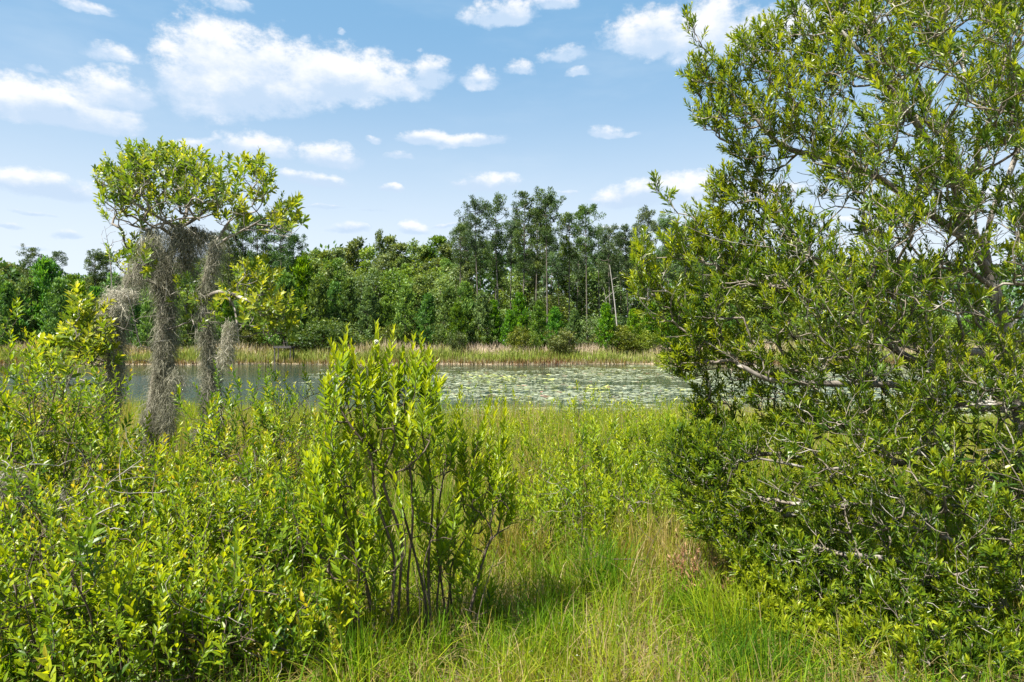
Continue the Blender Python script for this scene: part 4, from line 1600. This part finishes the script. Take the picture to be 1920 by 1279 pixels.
blobs = [(622, 800, 16, 50, 3.7, .1, 9), (650, 770, 22, 60, 3.7, .1, 14), (690, 790, 26, 60, 3.75, .12, 18), (725, 770, 25, 50, 3.8, .1, 14), (765, 790, 28, 60, 3.85, .12, 20), (803, 790, 16, 50, 3.9, .1, 12),
         (655, 880, 40, 50, 3.75, .15, 20), (740, 880, 50, 50, 3.85, .2, 24), (815, 880, 30, 50, 4.0, .15, 16), (640, 960, 36, 50, 3.8, .15, 18), (720, 960, 50, 50, 3.85, .2, 14), (800, 980, 40, 50, 4.0, .2, 16),
         (870, 890, 30, 40, 4.15, .15, 16), (925, 900, 18, 40, 4.2, .12, 12), (890, 960, 45, 50, 4.15, .2, 24), (620, 940, 30, 60, 3.7, .12, 22), (605, 1020, 30, 50, 3.7, .12, 18), (940, 960, 22, 50, 4.15, .1, 14), (640, 1050, 50, 55, 3.75, .15, 34), (860, 1040, 55, 55, 4.1, .15, 26), (955, 985, 3, 8, 4.1, .03, 2), (700, 1070, 60, 60, 3.8, .15, 16), (660, 1160, 50, 50, 3.7, .1, 18), (830, 1100, 60, 50, 4.15, .15, 16), (890, 1130, 30, 40, 4.1, .1, 8), (740, 1130, 60, 40, 4.1, .1, 10)]
blobs = [b_[:6] + (max(2, int(b_[6] * .75)),) for b_ in blobs]
tips = blob_tips(blobs, BB)
TT = np.array([A(638, 745, 3.7), A(650, 760, 3.72), A(672, 765, 3.7), A(690, 760, 3.8), A(705, 755, 3.8), A(723, 765, 3.8), A(748, 760, 3.85), A(768, 760, 3.85), A(790, 755, 3.9), A(798, 765, 3.9), A(612, 775, 3.7),
               A(893, 862, 4.15), A(940, 870, 4.2), A(915, 880, 4.1), A(872, 885, 4.15), A(848, 860, 4.1), A(832, 830, 4.1)])
ends = sk.grow(tips, BB, .2, .08, .07)
e2 = sk.grow(TT, BB, .2, .08, .05)
ends = np.concatenate([ends, e2])
sk.radii(ends, .0022, .40, .013)
upp = np.array([0, 0, 1.0])
dirs = sk.dir[ends] * .35 + upp + BB.normal(0, .13, (len(ends), 3))
twg = Geo()
LL = BB.uniform(.12, .24, len(ends))
rows = shoots(None, twg, sk.p[ends], dirs, LL, 16, BB, .072, .020, 'opp', 50, 22, 8, .3, .9, bare=.0, sizevar=.12)
# the spires: longer, slim, tapering to small leaves
dirs = upp + BB.normal(0, .06, (len(e2), 3))
rows2 = shoots(None, twg, sk.p[e2], dirs, BB.uniform(.30, .40, len(e2)), 30, BB, .066, .019, 'opp', 44, 16, 8, .5, 1.0, bare=.0, sizevar=.06)
rows = tuple(np.concatenate([p, q]) for p, q in zip(rows, rows2))
wood_parts(root, sk, M['bark_dark'], tw=twg, sides=(7, 4))
place_leaves(root, rows, 'buttonbush_leaf', M['button'], 300, .35, .12, 8)
# flower ball
fb = A(705, 642, 3.8)
g = Geo()
v = nrm(BB.normal(0, 1, (500, 3)))
leaves(g, fb + v * .003, v, nrm(BB.normal(0, 1, (500, 3))), .0125, .0035, np.full(500, .5), np.full(500, .5), kind=2)
link('flower', g.mesh('flower', M['white'], bb), root)
g = Geo()
tube(g, np.array([fb, A(705, 665, 3.8), A(704, 700, 3.8)]), (.0015, .002, .0025), 4)
link('flower_stalk', g.mesh('flower_stalk', M['button'], bb), root)

# shrubs right of the middle
G2 = 'narrow-leaved shrubs right of the grassy gap'
MS = [(1080, 810, 7.4, .6, 120, 'bright narrow-leaved shrub just right of the grassy gap'),
      (1175, 800, 7.9, .75, 120, 'second bright shrub from the grassy gap, before the lily pads'),
      (1250, 775, 8.4, .7, 80, 'bright shrub half behind the wax myrtle edge'),
      (1020, 850, 6.6, .42, 120, 'low thin shrub at the right rim of the grassy gap'),
      (1130, 880, 6.0, .6, 200, 'nearest narrow-leaved shrub with dark stems above the grass'),
      (1230, 880, 6.0, .6, 150, 'shrub with dark stems under the wax myrtle edge'),
      (1050, 930, 5.6, .4, 150, 'small shrub with grey bare twigs right of the gap'),
      (1310, 800, 8.6, .8, 0, 'shrub behind the wax myrtle right of its edge'),
      (1500, 860, 8.5, .9, 0, 'shrub glimpsed through the middle of the wax myrtle'),
      (1700, 870, 8.5, 1.0, 0, 'bright shrub glimpsed behind the right lower wax myrtle'),
      (960, 800, 10, .5, 0, 'small upright shrub in the marsh left of the gap'),
      (870, 790, 9, .5, 0, 'shrub in the marsh right behind the buttonbush')]
for i_, (px, top_, d, rad_, ns_, lb) in enumerate(MS):
    shrub('marsh_shrub', lb, G2, px, top_, d, rad_, 400 + i_, 'button', nst=9, hs=1.08, ntip=int(125 * (rad_ / .6) ** 1.3), ll=.066, lw=.019, sl=(.16, .32), nl=16, nsep=ns_, kind=4, tint=(.2, .9), openness=(50, 20), low=.3)
rq = np.random.default_rng(431)
spots = sorted([(640, 12.5), (700, 15), (760, 11), (830, 13.5), (905, 12), (950, 15.5), (1000, 11.5), (1040, 14), (1085, 12), (1130, 16), (1165, 11), (1215, 14), (1255, 11.5), (560, 14), (480, 15), (400, 14), (1290, 15.5)])
for i_, (px, d) in enumerate(spots):
    topy = CY + (CAMZ - gz((px - CX) / F * d, d) - rq.uniform(.85, 1.25)) / d * F
    shrub('marsh_sprig', ORD[i_] + ' loose leafy sprig from the left standing up out of the marsh grass', 'leafy sprigs in the marsh', px, topy, d, rq.uniform(.3, .5), 470 + i_, 'button', nst=4, ntip=int(rq.integers(26, 44)), ll=.07, lw=.021, sl=(.16, .3), nl=12, nsep=0, kind=4, tint=(.3, 1.0), openness=(50, 20), low=.35)
shrub('dying_shrub', 'brown dying shrub with curled leaves under the wax myrtle', None, 1318, 1030, 4.6, .26, 450, 'deadleaf', nst=8, ntip=60, ll=.045, lw=.014, sl=(.1, .2), nl=10, nsep=60, kind=4, tint=(.2, .9), low=.1)
shrub('dying_shrub', 'thin rust-leaved sapling poking up behind the left glossy shrubs', None, 85, 622, 9.0, .3, 451, 'deadleaf', nst=4, ntip=26, ll=.06, lw=.02, sl=(.1, .2), nl=8, nsep=0, kind=4, tint=(.0, .5), low=.5)

# ================================================================== WAX MYRTLE (right)
WM = np.random.default_rng(1200)
mb = gpt(1905, 5.6)
root = empty('wax_myrtle', mb, 'large wax myrtle tree filling the right side of the picture', 'tree')
sk = Skel(120000)
sk.stem([mb + np.array([0, 0, -.1]), A(1925, 850, 5.6), A(1900, 720, 5.6), A(1888, 620, 5.6), A(1862, 540, 5.6), A(1848, 470, 5.6)], -1, 8)
def limb(*pts):
    p0 = np.array(pts[0])
    j = int(np.argmin(np.linalg.norm(sk.p[:sk.n] - p0, axis=1)))
    sk.stem([sk.p[j]] + [np.array(q) for q in pts[1:]], j, 6)


limb(A(1848, 470, 5.6), A(1860, 400, 5.6), A(1895, 320, 5.6), A(1930, 200, 5.6), A(1940, 40, 5.5))
limb(A(1855, 510, 5.6), A(1800, 440, 5.5), A(1740, 400, 5.4), A(1640, 330, 5.3), A(1560, 300, 5.2), A(1470, 275, 5.1), A(1410, 215, 5.1))
limb(A(1848, 470, 5.6), A(1800, 380, 5.7), A(1790, 280, 5.8), A(1720, 170, 5.9), A(1700, 60, 5.9))
limb(A(1800, 440, 5.5), A(1790, 350, 5.3), A(1730, 250, 5.0), A(1640, 130, 4.9), A(1560, 40, 4.9))
limb(A(1862, 540, 5.6), A(1800, 500, 5.4), A(1700, 490, 5.1), A(1590, 500, 4.9), A(1480, 470, 4.8), A(1350, 450, 4.8), A(1255, 410, 4.8))
limb(A(1895, 690, 5.6), A(1830, 660, 5.4), A(1730, 680, 5.1), A(1650, 635, 4.9), A(1560, 580, 4.8), A(1500, 555, 4.7), A(1450, 510, 4.7))
limb(A(1900, 760, 5.6), A(1820, 760, 5.3), A(1700, 725, 5.0), A(1550, 720, 4.8), A(1440, 712, 4.7), A(1370, 670, 4.7), A(1330, 645, 4.7))
limb(A(1905, 800, 5.6), A(1850, 860, 5.3), A(1790, 860, 5.0), A(1680, 850, 4.8), A(1560, 880, 4.6), A(1420, 860, 4.6))
limb(A(1920, 900, 5.6), A(1880, 1020, 5.0), A(1820, 1030, 4.7), A(1740, 990, 4.5), A(1650, 940, 4.4), A(1540, 950, 4.3), A(1420, 900, 4.3))
limb(A(1920, 930, 5.6), A(1870, 1080, 4.7), A(1780, 1060, 4.4), A(1680, 1050, 4.2), A(1580, 1040, 4.1))
limb(A(1888, 620, 5.6), A(1960, 540, 5.7), A(2060, 420, 5.8), A(2150, 250, 5.8))
limb(A(1848, 470, 5.6), A(1830, 400, 5.9), A(1880, 250, 6.3), A(1900, 100, 6.5))
limb(A(1900, 720, 5.6), A(2020, 700, 5.5), A(2150, 660, 5.4))
nlimb = len(sk.chains)
POLY = [(1285, 130), (1310, 120), (1350, 140), (1375, 110), (1385, 75), (1440, 62), (1475, 10), (1500, -60), (1560, -200), (1800, -320), (2100, -250), (2300, 100), (2350, 600), (2250, 1000), (2100, 1250), (1800, 1420), (1560, 1350), (1490, 1230),
        (1420, 1150), (1385, 1060), (1320, 1010), (1270, 930), (1255, 860), (1290, 800), (1310, 750), (1262, 710), (1245, 660), (1225, 600), (1195, 560), (1190, 490), (1215, 430), (1245, 415), (1330, 420), (1340, 350), (1400, 320), (1370, 290), (1310, 235), (1300, 180)]
n = 56000
px = WM.uniform(1180, 2350, n)
py = WM.uniform(-320, 1420, n)
ins = in_poly(px, py, POLY)
px, py = px[ins], py[ins]
ed = poly_dist(px, py, POLY)
inframe = (px < 1950) & (py > -40)
keep = WM.random(len(px)) < np.where(inframe, np.where((py > 480) & (px < 1750), .68, .58), .08)
# gaps in the crown where the sky and the bank show
gap = np.zeros(len(px))
for gx, gy, rx, ry, s_ in [(1750, 470, 120, 42, .93), (1660, 660, 80, 22, .7), (1480, 340, 80, 45, .80), (1440, 265, 40, 22, .9), (1720, 640, 70, 30, .6), (1570, 745, 100, 16, .45), (1860, 330, 60, 60, .6), (1800, 590, 80, 60, .8), (1490, 660, 60, 25, .6),
                           (1660, 900, 90, 40, .7), (1600, 1040, 60, 30, .5), (1860, 440, 60, 60, .75), (1890, 560, 50, 90, .8), (1690, 300, 70, 25, .5), (1560, 220, 50, 25, .55), (1760, 190, 50, 30, .5), (1400, 400, 50, 25, .6), (1530, 390, 60, 20, .6), (1850, 700, 50, 60, .6), (1850, 950, 50, 50, .6), (1620, 110, 40, 20, .5), (1800, 80, 50, 25, .5)]:
    gap = np.maximum(gap, s_ * np.exp(-((px - gx) / rx) ** 2 - ((py - gy) / ry) ** 2))
cl = vnoise(px, py, 52, 71) * .6 + vnoise(px, py, 24, 72) * .4
keep &= WM.random(len(px)) < np.clip((cl - .27) * 3.4, .06, 1) * (1 - gap)
px, py, ed = px[keep], py[keep], ed[keep]
dc = np.where(py > 820, np.interp(py, [820, 1000, 1150, 1279, 1420], [4.9, 4.5, 4.05, 3.55, 3.2]), 5.15)
half = np.clip(ed / 260, .15, 1.15)
half = np.where(py > 820, half * np.interp(py, [820, 1279], [.9, .3]), half)
dd = dc + WM.uniform(-1, 1, len(px)) * half
T_ = np.stack([(px - CX) / F * dd, dd, CAMZ - (py - CY) / F * dd], 1)
ok = T_[:, 2] > gh(T_[:, 0], T_[:, 1]) + .06
T_ = T_[ok]
spr = []
for (x0, y0), (x1, y1), k in (((1400, 215), (1297, 60), 12), ((1297, 60), (1293, 40), 5), ((1330, 430), (1237, 365), 9), ((1237, 365), (1230, 350), 3), ((1380, 330), (1360, 340), 3), ((1410, 90), (1395, 85), 5), ((1470, 280), (1400, 300), 5), ((1400, 300), (1385, 275), 4),
                          ((1400, 215), (1310, 225), 9), ((1450, 115), (1440, 60), 8), ((1350, 560), (1205, 540), 8), ((1520, 60), (1480, 10), 6), ((1270, 900), (1250, 850), 6)):
    for t in np.linspace(.15, 1, k):
        spr.append(A(x0 + (x1 - x0) * t + WM.normal(0, 5), y0 + (y1 - y0) * t + WM.normal(0, 5), 4.95 + WM.normal(0, .06)))
T_ = np.concatenate([T_, np.array(spr)])
ends = sk.grow(T_, WM, .16, .11, .09)
sk.radii(ends, .0021, .40, .062)
dirs = sk.dir[ends] * .55 + np.array([-.1, 0, .55]) + WM.normal(0, .38, (len(ends), 3))
twg = Geo()
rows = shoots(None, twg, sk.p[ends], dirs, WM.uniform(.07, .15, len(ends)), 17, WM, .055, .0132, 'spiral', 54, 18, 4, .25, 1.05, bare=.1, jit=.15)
o = np.array(root.location)
for i_, ch in enumerate(sk.chains[:nlimb]):
    g = Geo()
    sk.tubes([ch], g, 9 if i_ == 0 else 7)
    nm = 'trunk' if i_ == 0 else 'limb'
    link(nm, g.mesh(nm, M['bark_grey'], o, True), root)
# bare grey inner twigs
bt_ = []
for gx, gy, rx, ry, k in [(1750, 450, 110, 50, 90), (1680, 680, 100, 40, 60), (1820, 600, 80, 90, 80), (1600, 440, 120, 30, 40), (1500, 350, 60, 30, 25), (1850, 930, 60, 90, 50), (1650, 940, 100, 60, 50), (1560, 1060, 120, 50, 40), (1830, 1180, 60, 90, 40), (1880, 420, 50, 80, 40)]:
    dp = WM.uniform(4.5, 5.7, k) if gy < 900 else WM.uniform(4.1, 4.6, k)
    if gy > 1100:
        dp = WM.uniform(3.5, 3.9, k)
    qx, qy = WM.normal(gx, rx * .6, k), WM.normal(gy, ry * .6, k)
    bt_.append(np.stack([(qx - CX) / F * dp, dp, CAMZ - (qy - CY) / F * dp], 1))
b2 = sk.grow(np.concatenate(bt_), WM, .16, .07, .22)
rr_ = sk.r if hasattr(sk, 'r') else None
r_full = sk.r[:sk.n].copy()
r_full[r_full < .0021] = .0022
sk.r[:sk.n] = np.maximum(r_full, .0021)
sk.tubes(sk.chains[nlimb:], twg, 4)
link('twigs', twg.mesh('twigs', M['bark_moss'], o, True), root, 'stuff')
rows = list(rows)
q_ = rows[0]
rows[5] = np.clip(rows[5] + .55 * (vnoise(q_[:, 0] + q_[:, 1], q_[:, 2] * 1.2 + q_[:, 1], .42, 88) - .5), 0, 1)
place_leaves(root, rows, 'wax_myrtle_leaf', M['myrtle'], 300, .3, .1, 4, (.8, .6, .85))

# broad-leaved vine-like sapling in front of the trunk
shrub('bay_sapling', 'broad-leaved dark green sapling in front of the wax myrtle trunk', None, 1850, 700, 4.4, .32, 460, 'bay', nst=4, ntip=26, ll=.12, lw=.036, sl=(.15, .25), nl=9, nsep=100, tint=(.0, .35), low=.55, arrange='spiral', openness=(75, 40))

# ================================================================== bare branches, stalks, sedge tufts, small flowers
def dead_branch(label, pts, r, seed, nt=8, spread=.16, mat='bark_dead'):
    rr = np.random.default_rng(seed)
    sk = Skel()
    sk.stem(pts, -1, 6)
    b_ = np.array(pts[0])
    e = empty('dead_branch', b_, label, 'branch', 'bare branches in the thickets')
    P_ = sk.p[:sk.n]
    tips = P_[rr.integers(sk.n // 3, sk.n, nt)] + rr.normal(0, spread, (nt, 3))
    en = sk.grow(tips, rr, .2, .06, .2)
    sk.radii(en, r * .22, .5, r)
    g = Geo()
    sk.tubes(sk.chains[:1], g, 6)
    link('stem', g.mesh('stem', M[mat], b_, True), e)
    for ch in sk.chains[1:]:
        g = Geo()
        sk.tubes([ch], g, 4)
        link('twig', g.mesh('twig', M[mat], b_, True), e)


dead_branch('white forked dead branch standing in the left thicket', [onground(150, 3.75), A(155, 1040, 3.75), A(162, 985, 3.7), A(182, 965, 3.7), A(225, 945, 3.75)], .012, 1)
dead_branch('pale curved dead twig above the white forked branch', [onground(95, 4.3), A(88, 985, 4.2), A(140, 945, 4.1), A(172, 915, 4.1), A(205, 918, 4.1)], .009, 2)
dead_branch('long thin grey twig slanting up through the left thicket', [onground(60, 4.4), A(140, 960, 4.3), A(200, 910, 4.3), A(268, 860, 4.3)], .007, 3)
dead_branch('dark curved branch lying low at the bottom left', [onground(640, 3.6), A(600, 1240, 3.5), A(520, 1215, 3.5), A(440, 1190, 3.5)], .012, 4, mat='bark_dark')
dead_branch('grey bare twig tangle right of the grassy gap', [onground(1085, 5.4), A(1090, 960, 5.3), A(1050, 905, 5.2), A(1015, 880, 5.2)], .005, 5, 10, .14, 'bark_moss')
dead_branch('dark twig arching under the narrow-leaved shrubs', [onground(1230, 5.0), A(1210, 1055, 4.8), A(1140, 1048, 4.8), A(1105, 1030, 4.8)], .008, 6, 8, mat='bark_dark')
dead_branch('pale dead twigs in the marsh left of the buttonbush top', [onground(600, 9), A(590, 800, 9), A(580, 760, 9)], .012, 7, 26, .3, 'bark_grey')
dead_branch('bleached twig curling out at the left edge above the moss heap', [onground(-40, 4.6), A(-10, 885, 4.5), A(30, 880, 4.5), A(62, 866, 4.5), A(60, 845, 4.5)], .008, 8, 5)
dead_branch('slender bare stem leaning right of the buttonbush', [onground(878, 3.9), A(905, 1120, 3.9), A(930, 1040, 4.0), A(942, 1000, 4.0)], .006, 9, 5, .1, 'bark_dark')


for k, (px, py, d, sp_, lb) in enumerate([(60, 905, 4.9, .26, 'grey dead brush tangle above the moss heap at the left edge'), (200, 935, 4.3, .24, 'dead brush tangle behind the white forked dead branch'),
                                    (345, 960, 4.6, .26, 'dead brush in the dark gap in the middle of the left thicket'), (120, 1120, 3.5, .2, 'brown dead twigs low in the bottom left thicket'),
                                    (420, 1180, 3.6, .22, 'brown dead twigs below the left thicket near the bottom edge'), (560, 1000, 4.6, .25, 'dry brush between the left thicket and the buttonbush'),
                                    (1180, 980, 5.6, .2, 'dry twiggy brush under the bright narrow-leaved shrubs'), (850, 1190, 4.0, .2, 'dark dry brush at the foot of the buttonbush'),
                                    (250, 590, 7.0, .18, 'grey twig tangle by the pale moss clump of the leftmost trunk')]):
    dead_branch(lb, [onground(px, d) if py > 700 else A(px + 15, py + 60, d), A(px + 8, py + 40, d), A(px, py, d), A(px - 12, py - 40, d)], .006, 30 + k, 34, sp_, 'bark_grey' if k % 2 == 0 else 'bark_dark')


def tuft(name, label, px, d, n, h, w, seed, tint, mat='grass', rad=.08, cat='sedge', lean=.35, group=None):
    rr = np.random.default_rng(seed)
    b_ = gpt(px, d)
    g = Geo()
    a = rr.random(n) * 6.28
    q = rr.random(n) ** .5 * rad
    blades(g, b_[0] + np.cos(a) * q, b_[1] + np.sin(a) * q, h * rr.uniform(.5, 1.15, n), np.full(n, w), rr, lean, lambda t, n_: np.full(n_, tint) + rr.normal(0, .08, n_), 3, droop=.5)
    ob = link(name, g.mesh(name, M[mat], b_))
    ob.location = b_
    tag(ob, label, cat, group)


GT = 'clumps of taller sedge'
tuft('sedge_tuft', 'dark green sedge tuft in the gap left of the buttonbush', 530, 5.0, 220, .85, .006, 1, .02, group=GT)
tuft('sedge_tuft', 'bright sedge tuft at the lower left of the buttonbush stems', 665, 3.55, 200, .36, .0035, 2, .08, group=GT)
tuft('sedge_tuft', 'sedge tuft in the bottom left corner', 20, 3.4, 160, .42, .004, 3, .05, group=GT)
tuft('sedge_tuft', 'deep green sedge tuft under the narrow-leaved shrubs', 1130, 4.7, 260, .55, .004, 4, .05, rad=.16, group=GT)
tuft('sedge_tuft', 'wide pale green sedge tuft beside the wax myrtle foot', 1370, 4.0, 420, .50, .003, 5, .45, rad=.2, lean=.5, group=GT)
tuft('sedge_tuft', 'dark sedge tuft at the bottom edge below the wax myrtle', 1400, 3.55, 420, .38, .0035, 6, .0, rad=.24, lean=.6, group=GT)
tuft('sedge_tuft', 'sedge tuft in front of the dying brown shrub', 1290, 4.3, 220, .42, .003, 7, .2, rad=.15, group=GT)
tuft('sedge_tuft', 'bright sedge tuft in the middle of the foreground grass', 1030, 3.9, 260, .36, .003, 8, .15, rad=.2, group=GT)
tuft('sedge_tuft', 'tan grass tuft at the right rim of the grassy gap', 985, 5.4, 260, .55, .003, 9, .82, rad=.2, group=GT)
for k, (px, d, h, lb) in enumerate([(960, 7.0, .75, 'tall tan grass clump deep in the grassy gap'), (930, 5.6, .6, 'olive tan grass clump just right of the buttonbush'), (1010, 8.2, .8, 'tan grass clump at the far end of the grassy gap'), (900, 8.8, .8, 'tan grass clump in the marsh behind the buttonbush'),
                                (1060, 9.5, .8, 'tan reed clump in the marsh behind the bright shrubs'), (1240, 5.2, .6, 'tan grass clump under the wax myrtle edge'), (600, 5.6, .65, 'straw coloured clump between the left thicket and the buttonbush')]):
    tuft('grass_clump', lb, px, d, 420, h, .0035, 60 + k, .8, rad=.3, cat='grass clump', lean=.28, group='tan grass clumps')
tuft('sedge_tuft', 'brown stalk clump by the dying shrub', 1310, 4.7, 200, .5, .0035, 10, .95, rad=.18, group=GT)
tuft('sedge_tuft', 'blades standing among the buttonbush stems', 832, 3.7, 26, .42, .006, 11, .12, rad=.04, group=GT)

# one long pale grass stalk standing against the pond
g = Geo()
s0 = gpt(498, 8.5)
tube(g, smooth_path([s0, A(499, 760, 8.5), A(498, 700, 8.5), A(499, 640, 8.5)], 4), np.linspace(.006, .003, 13), 4, .9)
ob = link('grass_stalk', g.mesh('grass_stalk', M['grass'], s0))
ob.location = s0
tag(ob, 'single tall pale stalk standing upright against the far bank', 'stalk')

# arching dry blade
g = Geo()
s0 = gpt(1222, 4.5)
P_ = smooth_path([s0, A(1222, 1110, 4.5), A(1240, 1098, 4.5), A(1268, 1100, 4.5)], 5)
tube(g, P_, np.linspace(.005, .002, len(P_)), 4, .95)
ob = link('dry_blade', g.mesh('dry_blade', M['grass'], s0))
ob.location = s0
tag(ob, 'pale dry blade arching over the grass under the shrubs', 'grass blade')

# white wildflowers
for k, (px, py, d, lb) in enumerate([(1290, 1157, 4.3, 'white wildflower nearest to the dying brown shrub'), (1158, 1175, 4.1, 'white wildflower in the middle of the grass'), (1082, 1262, 3.7, 'white wildflower low near the bottom edge of the grass'),
                                     (996, 1248, 3.75, 'leftmost white wildflower low in the grass'), (1048, 1170, 4.1, 'white wildflower left of the middle of the grass'), (1025, 1235, 3.8, 'small white flower right beside the leftmost one'),
                                     (1193, 872, 7.0, 'white speck of a flower high on the bright shrubs')]):
    q = A(px, py, d)
    z0 = gz(q[0], q[1])
    q[2] = max(q[2], z0 + .08)
    e = empty('wildflower', (q[0], q[1], z0), lb, 'flower', 'white flowers in the grass')
    g = Geo()
    a = np.arange(8) / 8 * 6.28
    D_ = np.stack([np.cos(a), np.sin(a), np.full(8, .5)], 1)
    leaves(g, np.repeat(q[None], 8, 0), D_, np.repeat([[0., 0, 1]], 8, 0), .014, .008, np.full(8, .5), np.full(8, .5))
    link('petals', g.mesh('petals', M['white'], (q[0], q[1], z0)), e)
    g = Geo()
    tube(g, np.array([(q[0], q[1], z0 - .01), q]), (.0015, .001), 4, .3)
    link('stem', g.mesh('stem', M['grass'], (q[0], q[1], z0)), e)
